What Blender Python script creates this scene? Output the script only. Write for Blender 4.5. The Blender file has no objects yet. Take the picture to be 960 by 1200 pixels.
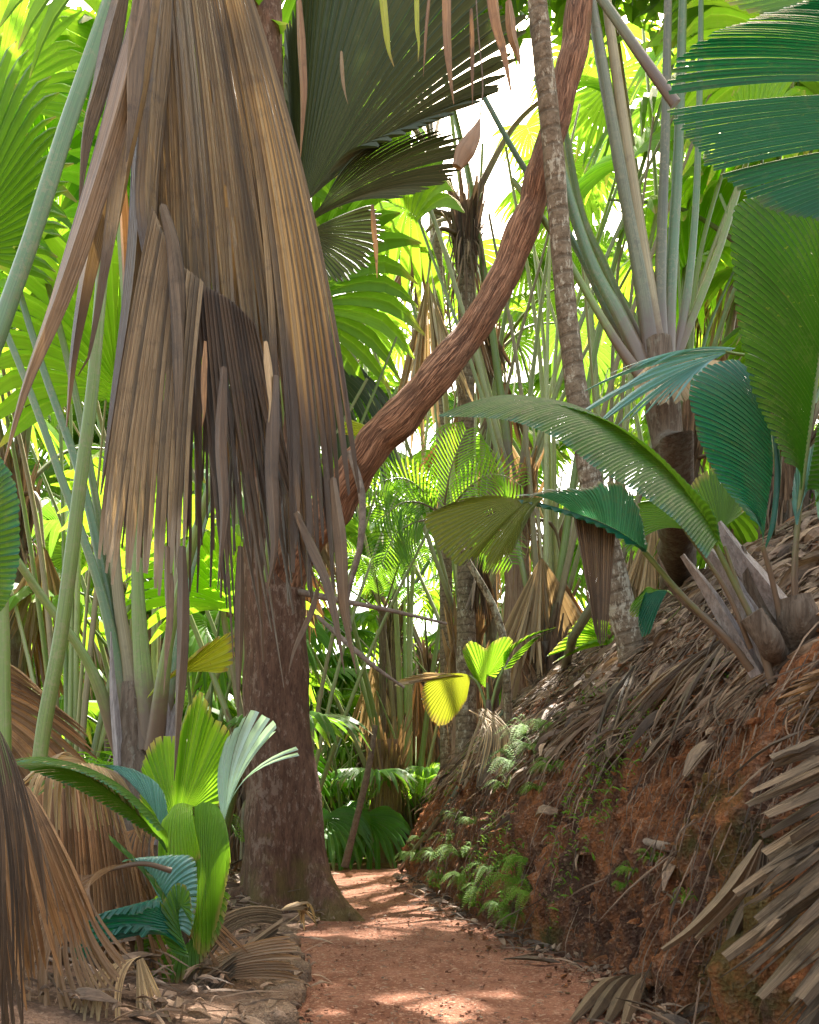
import bpy, math, random
import numpy as np
from mathutils import Vector, Matrix, noise

S = bpy.context.scene
COL = S.collection
RNG = np.random.default_rng(7)
random.seed(7)
F, HOR, CZ = 950.0, 950.0, 1.1


def at(px, py, Y):
    """A place in metres: px, py measured off the photograph at a depth of Y metres."""
    return np.array(((px - 480) / F * Y, Y, CZ + (HOR - py) / F * Y))


def pts(lst, Y=None):
    out = []
    for i, p in enumerate(lst):
        if len(p) == 3:
            out.append(at(*p))
        elif isinstance(Y, (tuple, list)):
            t = i / max(1, len(lst) - 1)
            out.append(at(p[0], p[1], Y[0] + (Y[1] - Y[0]) * t))
        else:
            out.append(at(p[0], p[1], Y))
    return np.array(out)


# ------------------------------------------------------------------ curves
def spline(P, t):
    P = np.asarray(P, float)
    t = np.asarray(t, float)
    n = len(P)
    if n == 1:
        return np.repeat(P, len(t), 0)
    if n == 2:
        return P[0] + (P[1] - P[0]) * t[:, None]
    d = np.linalg.norm(np.diff(P, axis=0), axis=1)
    k = np.concatenate([[0], np.cumsum(np.maximum(d, 1e-6))])
    k /= k[-1]
    i = np.clip(np.searchsorted(k, t, side='right') - 1, 0, n - 2)
    f = ((t - k[i]) / (k[i + 1] - k[i]))[:, None]
    p1, p2 = P[i], P[i + 1]
    p0 = np.where((i > 0)[:, None], P[np.maximum(i - 1, 0)], 2 * p1 - p2)
    p3 = np.where((i < n - 2)[:, None], P[np.minimum(i + 2, n - 1)], 2 * p2 - p1)
    return 0.5 * (2 * p1 + (p2 - p0) * f + (2 * p0 - 5 * p1 + 4 * p2 - p3) * f * f + (3 * p1 - p0 - 3 * p2 + p3) * f ** 3)


def unit(v):
    return v / np.maximum(np.linalg.norm(v, axis=-1, keepdims=True), 1e-9)


# ------------------------------------------------------------------ mesh collector (quads only)
class MB:
    def __init__(s):
        s.v, s.q, s.a, s.m, s.n = [], [], [], [], 0

    def add(s, v, q, a, mi=0):
        v = np.asarray(v, float).reshape(-1, 3)
        q = np.asarray(q, int).reshape(-1, 4)
        s.v.append(v)
        s.q.append(q + s.n)
        s.a.append(np.asarray(a, float).reshape(-1, 3))
        s.m.append(np.full(len(q), mi, int))
        s.n += len(v)

    def mesh(s, name, mats, smooth=False):
        v = np.concatenate(s.v)
        q = np.concatenate(s.q)
        a = np.concatenate(s.a)
        mi = np.concatenate(s.m)
        me = bpy.data.meshes.new(name)
        me.vertices.add(len(v))
        me.vertices.foreach_set('co', v.astype(np.float32).ravel())
        me.loops.add(q.size)
        me.loops.foreach_set('vertex_index', q.astype(np.int32).ravel())
        me.polygons.add(len(q))
        me.polygons.foreach_set('loop_start', np.arange(0, q.size, 4, dtype=np.int32))
        me.polygons.foreach_set('material_index', mi.astype(np.int32))
        me.polygons.foreach_set('use_smooth', np.full(len(q), smooth))
        at_ = me.attributes.new('lc', 'FLOAT_VECTOR', 'POINT')
        at_.data.foreach_set('vector', a.astype(np.float32).ravel())
        me.update(calc_edges=True)
        me.validate()
        for m in (mats if isinstance(mats, (list, tuple)) else [mats]):
            me.materials.append(m)
        return me


def grid_quads(nr, nc, wrap=False):
    r = np.arange(nr - 1)[:, None]
    c = np.arange(nc if wrap else nc - 1)[None, :]
    c2 = (c + 1) % nc
    return np.stack([r * nc + c, r * nc + c2, (r + 1) * nc + c2, (r + 1) * nc + c], -1).reshape(-1, 4)


def blade(mb, orig, tip, n=20, K=8, pleat=.35, split=.7, tipw=.08, bow=(0, 0, 0), droop=0., rag=.04, wig=.0, power=1.6,
          inset=.0, mi=0, rng=None, holes=0., slit=0.):
    """Pleated palm blade: segments run from the origin curve to the tip curve, free of each other beyond split."""
    rng = rng or RNG
    tb = np.linspace(0, 1, n + 1)
    tm = (tb[:-1] + tb[1:]) / 2
    Ob, Tb = spline(orig, tb), spline(tip, tb)
    Om, Tm = spline(orig, tm), spline(tip, tm)
    ln = 1 + rng.normal(0, rag, n)
    r = np.linspace(0, 1, K)
    rr = r[None, :, None]
    bow = np.asarray(bow, float)

    def line(O, T):
        return O[:, None] + (T - O)[:, None] * (rr * ln[:, None, None]) + bow * (4 * rr * (1 - rr))
    L, M, R = line(Ob[:-1], Tb[:-1]), line(Om, Tm), line(Ob[1:], Tb[1:])
    wid = np.linalg.norm(R - L, axis=2, keepdims=True)
    nrm = unit(np.cross(unit(Tm - Om)[:, None] + 0 * M, R - L + 1e-9))
    if split < 1:
        x = np.clip((r - split) / (1 - split), 0, 1)
        tap = 1 - (1 - tipw) * x ** power
        e = x ** 2
    else:
        x = np.zeros(K)
        tap = np.ones(K)
        e = x
    tap = np.repeat(tap[None], n, 0)
    if slit:
        for i in range(n):
            if rng.random() < slit:
                q = rng.random() * .5 + .3
                tap[i] = np.minimum(tap[i], 1 - .3 * np.clip((r - q) / (1 - q), 0, 1))
    tap = tap[:, :, None]
    gap = 1 - inset * np.clip((r - .15) / .3, 0, 1)[None, :, None]
    length = np.linalg.norm(Tm - Om, axis=1)[:, None, None]
    off = -droop * length * (e[None, :, None]) * (.4 + 1.2 * rng.random(n))[:, None, None] * np.array([0, 0, 1.])
    side = unit(R - L + 1e-9)
    if wig:
        sway = rng.normal(0, wig, n)[:, None, None] * length
        off = off + side * sway * (np.clip((r - .55 * split) / (1.001 - .55 * split), 0, 1) ** 2)[None, :, None] + nrm * rng.normal(0, wig, n)[:, None, None] * length * (x ** 1.3)[None, :, None]
    L2 = M + (L - M) * tap * gap - nrm * wid * pleat * .5 * tap + off
    R2 = M + (R - M) * tap * gap - nrm * wid * pleat * .5 * tap + off
    M2 = M + nrm * wid * pleat * .5 * tap + off
    V = np.stack([L2, M2, R2], 2)
    q1 = grid_quads(K, 3)
    Q = (q1[None] + (np.arange(n) * K * 3)[:, None, None]).reshape(-1, 4)
    if holes:
        Q = Q[rng.random(len(Q)) > holes]
    w = rng.random(n)
    A = np.zeros((n, K, 3, 3))
    A[..., 0] = np.array([0, .5, 1])
    A[..., 1] = r[None, :, None]
    A[..., 2] = w[:, None, None]
    mb.add(V, Q, A, mi)


def strip(mb, P, w, K=10, fold=.35, hint=(0, -1, 0), twist=0., taper=(.5, .1), mi=0, rnd=None):
    """One folded leaflet along a curve; w its width in metres."""
    t = np.linspace(0, 1, K)
    C = spline(P, t)
    T = unit(np.gradient(C, axis=0))
    N = np.asarray(hint, float) + 0 * T
    sd = unit(np.cross(T, N))
    N = unit(np.cross(sd, T))
    if twist:
        a = (twist * t)[:, None]
        sd, N = sd * np.cos(a) + N * np.sin(a), N * np.cos(a) - sd * np.sin(a)
    prof = (np.interp(t, [0, .25, .6, 1], [taper[0], 1, .85, taper[1]]) * w / 2)[:, None]
    V = np.stack([C - sd * prof - N * prof * fold, C + N * prof * fold, C + sd * prof - N * prof * fold], 1)
    A = np.zeros((K, 3, 3))
    A[..., 0] = np.array([0, .5, 1])
    A[..., 1] = t[:, None]
    A[..., 2] = RNG.random() if rnd is None else rnd
    mb.add(V, grid_quads(K, 3), A, mi)


def tube(mb, P, rad, ns=10, K=None, rough=0., freq=3., lobes=0, lobe_amp=0., oval=1., mi=0, cap=True, seed=0., groove=0.):
    P = np.asarray(P, float)
    K = K or max(6, 4 * len(P))
    t = np.linspace(0, 1, K)
    C = spline(P, t)
    rad = np.atleast_1d(np.asarray(rad, float))
    R = np.interp(t, np.linspace(0, 1, len(rad)), rad) if len(rad) > 1 else np.full(K, rad[0])
    T = unit(np.gradient(C, axis=0))
    ref = np.array([1., 0, 0]) if abs(T[0][0]) < .8 else np.array([0, 1., 0])
    x = unit(np.cross(np.cross(T[0], ref), T[0]))
    X = []
    for i in range(K):
        x = unit(x - T[i] * np.dot(x, T[i]))
        X.append(x)
    X = np.array(X)
    Yv = np.cross(T, X)
    th = np.linspace(0, 2 * math.pi, ns, endpoint=False)
    ln = np.concatenate([[0], np.cumsum(np.linalg.norm(np.diff(C, axis=0), axis=1))])
    rr = R[:, None] * np.ones(ns)[None]
    if lobes:
        la = lobe_amp(t)[:, None] if callable(lobe_amp) else lobe_amp
        rr = rr * (1 + la * (np.cos(lobes * th + seed)[None] + .45 * np.cos((lobes + 2) * th + 2 * seed)[None]))
    if groove:
        rr = rr * (1 - groove * np.exp(-((th - math.pi / 2) / .5) ** 2))[None]
    V = C[:, None] + rr[..., None] * (np.cos(th)[None, :, None] * X[:, None] + oval * np.sin(th)[None, :, None] * Yv[:, None])
    if rough:
        flat = V.reshape(-1, 3)
        nn = np.array([noise.fractal(Vector((p[0] * freq + seed, p[1] * freq, p[2] * freq * .5)), 1.0, 2.0, 3) for p in flat]).reshape(K, ns, 1)
        V = C[:, None] + (V - C[:, None]) * (1 + rough * nn)
    A = np.zeros((K, ns, 3))
    A[..., 0] = (th / 2 / math.pi)[None]
    A[..., 1] = ln[:, None]
    A[..., 2] = RNG.random()
    mb.add(V, grid_quads(K, ns, True), A, mi)
    if cap:
        for e in (0, -1):
            c = C[e]
            v = np.concatenate([V[e], [c]])
            q = [(i, (i + 1) % ns, ns, ns) for i in range(ns)]
            qq = np.array([(i, (i + 1) % ns, (i + 2) % ns, ns) for i in range(0, ns - 1, 2)])
            a = np.zeros((ns + 1, 3))
            a[:, 1] = ln[e]
            mb.add(v, qq, a, mi)


# ------------------------------------------------------------------ materials
def new_mat(name):
    m = bpy.data.materials.new(name)
    m.use_nodes = True
    nt = m.node_tree
    nt.nodes.clear()
    out = nt.nodes.new('ShaderNodeOutputMaterial')
    return m, nt, out


class N:
    """A short hand for building node trees."""
    def __init__(s, nt):
        s.nt = nt

    def __call__(s, kind, ins=None, **kw):
        n = s.nt.nodes.new('ShaderNode' + kind)
        for k, v in kw.items():
            setattr(n, k, v)
        for k, v in (ins or {}).items():
            if isinstance(v, bpy.types.NodeSocket):
                s.nt.links.new(v, n.inputs[k])
            else:
                n.inputs[k].default_value = v
        return n

    def math(s, op, a, b=0., c=0., clamp=False):
        return s('Math', {0: a, 1: b, 2: c}, operation=op, use_clamp=clamp).outputs[0]

    def mix(s, f, a, b, blend='MIX'):
        n = s('Mix', data_type='RGBA', blend_type=blend)
        for k, v in ((0, f), (6, a), (7, b)):
            if isinstance(v, bpy.types.NodeSocket):
                s.nt.links.new(v, n.inputs[k])
            else:
                n.inputs[k].default_value = v if k == 0 else (v if len(v) == 4 else (*v, 1))
        return n.outputs[2]

    def step(s, x, a, b):
        return s('MapRange', {0: x, 1: a, 2: b, 3: 0., 4: 1.}, interpolation_type='SMOOTHSTEP').outputs[0]

    def lc(s):
        a = s('Attribute', attribute_name='lc')
        x = s('SeparateXYZ', {0: a.outputs['Vector']})
        return x.outputs[0], x.outputs[1], x.outputs[2]

    def noise(s, scale, detail=4., vec=None, rough=.6):
        ins = {'Scale': scale, 'Detail': detail, 'Roughness': rough}
        if vec is not None:
            ins['Vector'] = vec
        return s('TexNoise', ins).outputs[0]

    def pos(s):
        return s('NewGeometry').outputs['Position']


def leaf_mat(name, a, b, trans=None, tf=.45, rough=.42, spec=.4, vein=(.5, .6, .2), vein_f=.25, tip=None, tip_at=.9, spots=None,
             streaks=6., var=1., sheen=0., blotch=0., bump=.25, edge_dark=.25, fibf=.35, seg=.0, lenv=1.2, base=None, dirt=0.):
    m, nt, out = new_mat(name)
    n = N(nt)
    u, v, w = n.lc()
    oi = n('ObjectInfo').outputs['Random']
    r1 = n.math('FRACT', n.math('MULTIPLY_ADD', w, .45, n.math('MULTIPLY', oi, var)))
    pos = n.pos()
    nz = n.noise(3.5, 5., pos)
    f = n.math('MULTIPLY_ADD', nz, .7, n.math('MULTIPLY', r1, .75))
    col = n.mix(n.math('SUBTRACT', f, .2, clamp=True), a, b)
    # fine lengthwise fibres
    ff = n('CombineXYZ', {0: n.math('MULTIPLY', u, streaks), 1: n.math('MULTIPLY', v, lenv), 2: n.math('MULTIPLY', w, 37.)}).outputs[0]
    fib = n.noise(2.2, 3., ff)
    col = n.mix(n.math('MULTIPLY', n.step(fib, .35, .7), fibf), col, tuple(c * .45 for c in a[:3]))
    # vein in the fold, shade of the valley painted as a darker line
    d = n.math('ABSOLUTE', n.math('SUBTRACT', u, .5))
    col = n.mix(n.math('MULTIPLY', n.math('SUBTRACT', 1., n.step(d, .02, .09)), vein_f), col, vein)
    col = n.mix(n.math('MULTIPLY', n.step(d, .4, .5), edge_dark), col, tuple(c * .3 for c in a[:3]))
    if seg:
        sv = n.math('MULTIPLY_ADD', n.math('FRACT', n.math('MULTIPLY', w, 7.31)), 2 * seg, 1 - seg)
        col = n.mix(1., col, n('CombineColor', {0: sv, 1: sv, 2: n.math('MULTIPLY', sv, .97)}).outputs[0], 'MULTIPLY')
    if blotch:
        bn = n.noise(9., 6., pos, .7)
        col = n.mix(n.math('MULTIPLY', n.step(bn, .52, .7), blotch), col, spots or (.03, .02, .015))
    elif spots:
        bn = n.noise(38., 2., pos)
        col = n.mix(n.math('MULTIPLY', n.step(bn, .68, .74), .8), col, spots)
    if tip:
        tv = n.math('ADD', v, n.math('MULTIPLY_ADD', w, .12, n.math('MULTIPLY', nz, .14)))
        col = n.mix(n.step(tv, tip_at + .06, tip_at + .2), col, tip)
    if dirt:
        d1 = n.noise(30., 4., pos, .75)
        d2 = n.noise(4., 3., pos)
        col = n.mix(n.math('MULTIPLY', n.step(n.math('MULTIPLY_ADD', d2, .5, d1), .74, .95), dirt), col, (.24, .20, .11))
        col = n.mix(n.math('MULTIPLY', n.step(n.math('SUBTRACT', d1, n.math('MULTIPLY', d2, .3)), .5, .62), dirt), col, tuple(c * .35 for c in a[:3]))
    if base:
        bn2 = n.noise(11., 4., pos, .7)
        col = n.mix(n.math('SUBTRACT', 1., n.step(n.math('SUBTRACT', v, n.math('MULTIPLY', bn2, .7)), -.1, .55)), col, base)
    bm = n('Bump', {'Strength': bump, 'Distance': .01, 'Height': n.math('ADD', fib, n.math('MULTIPLY', nz, .4))}).outputs[0]
    p = n('BsdfPrincipled', {'Base Color': col, 'Roughness': rough, 'Specular IOR Level': spec, 'Normal': bm})
    if sheen:
        p.inputs['Coat Weight'].default_value = sheen
        p.inputs['Coat Roughness'].default_value = .35
    if tf:
        tc = n.mix(.55, col, trans or b)
        tc = n.mix(.25, tc, n.mix(1., col, (3., 3., 2.), 'MULTIPLY'))
        tr = n('BsdfTranslucent', {'Color': tc})
        mx = n('MixShader', {0: tf, 1: p.outputs[0], 2: tr.outputs[0]})
        nt.links.new(mx.outputs[0], out.inputs[0])
    else:
        nt.links.new(p.outputs[0], out.inputs[0])
    return m


def bark_mat(name, a, b, lichen=None, lf=.5, rings=0., vscale=(9, 9, 2.2), bump=.6, rough=.85, fib=12., moss=None):
    m, nt, out = new_mat(name)
    n = N(nt)
    u, v, w = n.lc()
    pos = n.pos()
    mp = n('Mapping', {'Vector': pos, 'Scale': vscale}).outputs[0]
    n1 = n.noise(1.6, 8., mp, .68)
    n2 = n.noise(fib * .35, 6., mp, .7)
    col = n.mix(n.step(n1, .3, .72), a, b)
    col = n.mix(n.math('MULTIPLY', n.step(n2, .5, .7), .55), col, tuple(c * .35 for c in a[:3]))
    h = n.math('ADD', n1, n.math('MULTIPLY', n2, .8))
    if rings:
        rn = n.math('SINE', n.math('MULTIPLY', n.math('ADD', v, n.math('MULTIPLY', n1, .04)), rings))
        col = n.mix(n.math('MULTIPLY', n.step(rn, .6, .98), .4), col, tuple(c * .35 for c in a[:3]))
        h = n.math('SUBTRACT', h, n.math('MULTIPLY', n.step(rn, .55, .95), .8))
    if lichen:
        ln = n.noise(17., 7., n('Mapping', {'Vector': pos, 'Scale': (1, 1, .45)}).outputs[0], .75)
        ln2 = n.noise(1.3, 2., pos)
        col = n.mix(n.math('MULTIPLY', n.step(n.math('MULTIPLY_ADD', ln2, .4, ln), .74, .8), lf), col, lichen)
    if moss:
        z = n('SeparateXYZ', {0: pos}).outputs[2]
        mn = n.noise(3., 4., pos)
        col = n.mix(n.math('MULTIPLY', n.step(n.math('SUBTRACT', mn, n.math('MULTIPLY', z, .25)), .3, .55), .55), col, moss)
    bm = n('Bump', {'Strength': bump, 'Distance': .03, 'Height': h}).outputs[0]
    p = n('BsdfPrincipled', {'Base Color': col, 'Roughness': rough, 'Specular IOR Level': .2, 'Normal': bm})
    nt.links.new(p.outputs[0], out.inputs[0])
    return m


def limb_mat():
    m, nt, out = new_mat('limb_bark')
    n = N(nt)
    u, v, w = n.lc()
    a = n.math('MULTIPLY', u, 6.2832)
    vec = n('CombineXYZ', {0: n.math('MULTIPLY', n.math('SINE', a), .55), 1: n.math('MULTIPLY', n.math('COSINE', a), .55), 2: n.math('MULTIPLY', v, .9)}).outputs[0]
    vec2 = n('Mapping', {'Vector': vec, 'Scale': (4.5, 4.5, 1.1)}).outputs[0]
    n1 = n.noise(1.3, 8., vec2, .7)
    vo = n('TexVoronoi', {'Vector': n('VectorMath', {0: vec2, 1: n('TexNoise', {'Vector': vec2, 'Scale': 3., 'Detail': 4.}).outputs[1]}, operation='ADD').outputs[0], 'Scale': 3.2}, feature='DISTANCE_TO_EDGE').outputs[0]
    n2 = n.noise(14., 5., vec2, .7)
    crack = n.math('SUBTRACT', 1., n.step(vo, .0, .16))
    col = n.mix(n.step(n1, .3, .7), (.29, .125, .066), (.58, .30, .175))
    col = n.mix(n.math('MULTIPLY', n.step(n2, .5, .72), .5), col, (.55, .30, .19))
    col = n.mix(n.math('MULTIPLY', n.math('MULTIPLY', crack, n.step(n.noise(.9, 3., vec2), .35, .6)), .75), col, (.06, .022, .014))
    h = n.math('ADD', n.math('MULTIPLY', n1, .8), n.math('SUBTRACT', n.math('MULTIPLY', n2, .35), n.math('MULTIPLY', crack, .9)))
    bm = n('Bump', {'Strength': 1., 'Distance': .045, 'Height': h}).outputs[0]
    p = n('BsdfPrincipled', {'Base Color': col, 'Roughness': .8, 'Specular IOR Level': .25, 'Normal': bm})
    nt.links.new(p.outputs[0], out.inputs[0])
    return m


def earth_mat(name, a, b, c, speck, scale=1., bump=.6, moss=None, streak=False, dist=.03, mossy=.62):
    m, nt, out = new_mat(name)
    n = N(nt)
    pos = n.pos()
    vec = n('Mapping', {'Vector': pos, 'Scale': (1.6, 3.2, .8) if streak else (1, 1, 1)}).outputs[0]
    n1 = n.noise(1.3 * scale, 8., vec, .65)
    n2 = n.noise(14. * scale, 6., vec, .7)
    n3 = n.noise(70. * scale, 3., pos, .7)
    vor = n('TexVoronoi', {'Vector': pos, 'Scale': 45. * scale, 'Randomness': 1.})
    col = n.mix(n.step(n1, .38, .6), a, b)
    col = n.mix(n.math('MULTIPLY', n.step(n2, .48, .68), .7), col, c)
    cs = n('SeparateXYZ', {0: vor.outputs['Color']}).outputs[0]
    col = n.mix(n.math('MULTIPLY', n.step(cs, .8, .95), .55), col, speck)
    col = n.mix(n.math('MULTIPLY', n.step(n3, .5, .7), .5), col, tuple(x * .4 for x in a[:3]))
    if moss:
        mn = n.noise(.9, 6., pos, .7)
        col = n.mix(n.math('MULTIPLY', n.step(mn, mossy - .08, mossy + .05), .8), col, moss)
    h = n.math('ADD', n.math('MULTIPLY', n2, 1.2), n.math('ADD', n.math('MULTIPLY', n3, .45), n.math('MULTIPLY', vor.outputs['Distance'], .5)))
    bm = n('Bump', {'Strength': bump, 'Distance': dist, 'Height': h}).outputs[0]
    p = n('BsdfPrincipled', {'Base Color': col, 'Roughness': .95, 'Specular IOR Level': .15, 'Normal': bm})
    nt.links.new(p.outputs[0], out.inputs[0])
    return m


G = {}
G['lime'] = leaf_mat('lime_leaf', (.09, .25, .012), (.21, .41, .018), trans=(.50, .80, .03), tf=.52, vein=(.45, .62, .1), spots=(.30, .24, .06), tip=(.35, .24, .10), tip_at=.97, dirt=.15)
G['green'] = leaf_mat('green_leaf', (.035, .12, .018), (.07, .20, .02), trans=(.32, .58, .03), tf=.42, vein=(.25, .4, .1), tip=(.22, .16, .07), tip_at=.97, sheen=.15, dirt=.2)
G['mixed'] = leaf_mat('mixed_leaf', (.016, .090, .008), (.13, .29, .014), trans=(.42, .70, .03), tf=.5, vein=(.3, .45, .1), tip=(.28, .2, .08), tip_at=.95, var=3.7)
G['dark'] = leaf_mat('dark_leaf', (.012, .060, .004), (.024, .100, .005), trans=(.10, .32, .006), tf=.36, rough=.4, vein=(.08, .18, .02), vein_f=.35, spots=(.16, .2, .02), sheen=.08, dirt=.14)
G['arch'] = leaf_mat('arching_leaf', (.020, .075, .008), (.042, .125, .012), trans=(.20, .38, .01), tf=.36, rough=.5, spec=.3, vein=(.08, .17, .02), vein_f=.3, tip=(.01, .10, .07), tip_at=.98, dirt=.2)
G['fold'] = leaf_mat('folded_leaf', (.03, .17, .105), (.06, .26, .17), trans=(.12, .45, .1), tf=.3, rough=.35, spec=.6, vein=(.25, .5, .36), vein_f=.5, sheen=.2, edge_dark=.5, tip=(.4, .36, .3), tip_at=.86, dirt=.2)  # teal made brighter; the light on this blade is put into its colour
G['stalk_pale'] = leaf_mat('pale_stalk', (.20, .26, .09), (.36, .38, .18), tf=0., rough=.4, spec=.5, vein_f=0., edge_dark=0., blotch=.35, spots=(.22, .15, .08), bump=.2, fibf=.5, seg=.25, lenv=.5, streaks=26., base=(.13, .085, .055), dirt=.45)
G['teal'] = leaf_mat('teal_leaf', (.002, .066, .040), (.006, .125, .075), trans=(.03, .36, .05), tf=.27, rough=.38, spec=.5, vein=(.05, .28, .19), vein_f=.4, sheen=.12, edge_dark=.5, spots=(.10, .14, .03), tip=(.16, .11, .05), tip_at=1.05, dirt=.14)
G['blue'] = leaf_mat('blue_leaf', (.09, .25, .22), (.20, .40, .39), trans=(.14, .48, .12), tf=.25, rough=.32, spec=.6, vein=(.34, .52, .5), sheen=.35, tip=(.25, .2, .12), tip_at=1.0, dirt=.2)  # pale blue-grey sheen of the blades is mixed into the base colour
G['pale'] = leaf_mat('pale_leaf', (.32, .45, .38), (.5, .6, .55), trans=(.4, .7, .2), tf=.3, rough=.35, spec=.6, vein=(.6, .7, .6), sheen=.4, dirt=.2)
G['yellow'] = leaf_mat('yellow_leaf', (.28, .33, .02), (.46, .46, .03), trans=(.52, .55, .03), tf=.42, vein=(.6, .55, .1), spots=(.22, .14, .02), tip=(.3, .2, .06), tip_at=.9)
G['olive'] = leaf_mat('olive_leaf', (.075, .10, .012), (.13, .15, .02), trans=(.30, .32, .03), tf=.35, rough=.5, vein=(.18, .18, .05), vein_f=.4, spots=(.06, .05, .015), dirt=.2)
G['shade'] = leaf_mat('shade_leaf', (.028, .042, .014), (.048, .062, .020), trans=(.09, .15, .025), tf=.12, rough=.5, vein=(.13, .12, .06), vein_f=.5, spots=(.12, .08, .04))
G['tan'] = leaf_mat('tan_dead', (.26, .165, .085), (.42, .29, .17), trans=(.6, .3, .1), tf=.22, rough=.6, spec=.35, vein=(.5, .38, .25), streaks=9., blotch=.35, spots=(.10, .055, .03), bump=.5, edge_dark=.5, fibf=.65, seg=0.3, lenv=2.5)
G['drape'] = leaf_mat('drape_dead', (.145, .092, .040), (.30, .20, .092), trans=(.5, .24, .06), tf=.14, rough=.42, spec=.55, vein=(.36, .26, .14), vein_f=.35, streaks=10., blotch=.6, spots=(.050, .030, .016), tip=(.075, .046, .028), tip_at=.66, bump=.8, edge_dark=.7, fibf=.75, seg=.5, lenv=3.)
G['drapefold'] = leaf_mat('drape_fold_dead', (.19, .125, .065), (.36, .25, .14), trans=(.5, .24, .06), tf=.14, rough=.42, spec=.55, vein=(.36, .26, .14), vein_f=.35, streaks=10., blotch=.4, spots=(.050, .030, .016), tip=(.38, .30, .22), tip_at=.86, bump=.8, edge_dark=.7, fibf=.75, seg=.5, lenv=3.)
G['rust'] = leaf_mat('rust_dead', (.20, .095, .042), (.40, .225, .11), trans=(.65, .28, .07), tf=.22, rough=.55, vein=(.46, .29, .16), streaks=9., blotch=.5, spots=(.06, .03, .016), bump=.7, edge_dark=.7, fibf=.7, seg=.45, lenv=2.5)
G['pink'] = leaf_mat('pink_dead', (.25, .145, .085), (.40, .265, .175), trans=(.6, .36, .16), tf=.2, rough=.5, vein=(.46, .33, .23), streaks=8., blotch=.3, spots=(.13, .07, .04), bump=.4, edge_dark=.3, fibf=.5, seg=.15, lenv=2.5)
G['grey'] = leaf_mat('grey_dead', (.095, .060, .034), (.21, .14, .085), trans=(.3, .2, .11), tf=.08, rough=.6, spec=.4, vein=(.28, .20, .13), streaks=9., blotch=.65, spots=(.045, .028, .017), bump=.9, edge_dark=.75, fibf=.75, seg=.5, lenv=2.5)
G['brown'] = leaf_mat('brown_dead', (.10, .058, .032), (.19, .12, .07), trans=(.3, .14, .04), tf=.12, rough=.5, spec=.5, vein=(.27, .19, .12), streaks=9., blotch=.4, spots=(.035, .022, .014), bump=.6, edge_dark=.6, fibf=.65, seg=.4, lenv=2.5)
G['burnt'] = leaf_mat('burnt_dead', (.055, .030, .016), (.12, .07, .038), trans=(.2, .09, .03), tf=.1, rough=.5, spec=.5, vein=(.2, .13, .08), streaks=9., blotch=.4, spots=(.02, .013, .009), bump=.7, edge_dark=.6, fibf=.65, seg=.4, lenv=2.5)
G['straw'] = leaf_mat('straw_dead', (.36, .24, .13), (.52, .38, .23), trans=(.7, .45, .18), tf=.22, rough=.6, vein=(.55, .42, .28), streaks=9., blotch=.15, spots=(.2, .12, .06), bump=.5, fibf=.65, seg=0.45, lenv=2.5)
G['litter'] = leaf_mat('litter_leaf', (.115, .064, .042), (.43, .29, .19), trans=(.4, .25, .12), tf=.08, rough=.65, vein=(.45, .33, .23), streaks=7., blotch=.5, spots=(.055, .032, .02), var=0., bump=.6, edge_dark=.55, fibf=.65, seg=.7, lenv=2.5)
G['fern'] = leaf_mat('fern_leaf', (.05, .13, .012), (.15, .26, .025), trans=(.32, .48, .04), tf=.3, rough=.6, spec=.15, vein=(.2, .32, .06), bump=0.)
G['stalk'] = leaf_mat('green_stalk', (.10, .16, .035), (.18, .25, .06), tf=0., rough=.4, spec=.45, vein_f=0., edge_dark=0., blotch=.4, spots=(.19, .15, .075), bump=.2, fibf=.55, seg=.2, lenv=.5, streaks=26., base=(.13, .085, .055), dirt=.45)
G['stalk_teal'] = leaf_mat('teal_stalk', (.07, .135, .05), (.12, .20, .085), tf=0., rough=.35, spec=.55, vein_f=0., edge_dark=0., blotch=.35, spots=(.15, .13, .07), bump=.2, fibf=.55, seg=.2, lenv=.5, streaks=26., base=(.13, .085, .055), dirt=.45)
G['stalk_tan'] = leaf_mat('tan_stalk', (.23, .19, .10), (.36, .30, .18), tf=0., rough=.5, vein_f=0., edge_dark=0., blotch=.35, spots=(.10, .07, .045), bump=.3, fibf=.55, seg=.2, lenv=.5, streaks=26., base=(.13, .085, .055))
G['stalk_dark'] = leaf_mat('dark_stalk', (.065, .072, .038), (.135, .14, .078), tf=0., rough=.38, spec=.5, vein_f=0., edge_dark=0., blotch=.5, spots=(.075, .05, .032), bump=.3, fibf=.6, seg=.25, lenv=.5, streaks=26., base=(.10, .065, .045), dirt=.45)
G['bark'] = bark_mat('red_bark', (.080, .040, .025), (.185, .095, .060), lichen=(.34, .24, .18), lf=.4, moss=(.14, .11, .025), bump=1., vscale=(13, 13, 3), fib=16.)
G['limb'] = limb_mat()
G['ring'] = bark_mat('ringed_bark', (.12, .085, .055), (.27, .205, .145), lichen=(.48, .43, .34), lf=.7, rings=50., vscale=(12, 12, 12), bump=.5)
G['boot'] = bark_mat('boot_bark', (.10, .068, .048), (.22, .165, .125), lichen=(.33, .32, .26), lf=.3, vscale=(16, 16, 1.6), bump=.9)
G['greyboot'] = bark_mat('grey_sheath', (.24, .20, .19), (.42, .37, .36), vscale=(26, 26, 3), bump=.7, rough=.6)
G['fibre'] = bark_mat('fibre_bark', (.24, .145, .10), (.44, .31, .23), vscale=(26, 26, 1.5), bump=1.)
G['stick'] = bark_mat('stick_bark', (.12, .085, .065), (.24, .18, .14), vscale=(8, 8, 8), bump=.5)
G['stone'] = earth_mat('stone_face', (.15, .09, .058), (.25, .165, .11), (.085, .055, .04), (.32, .24, .17), 1.6, .9)
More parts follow.
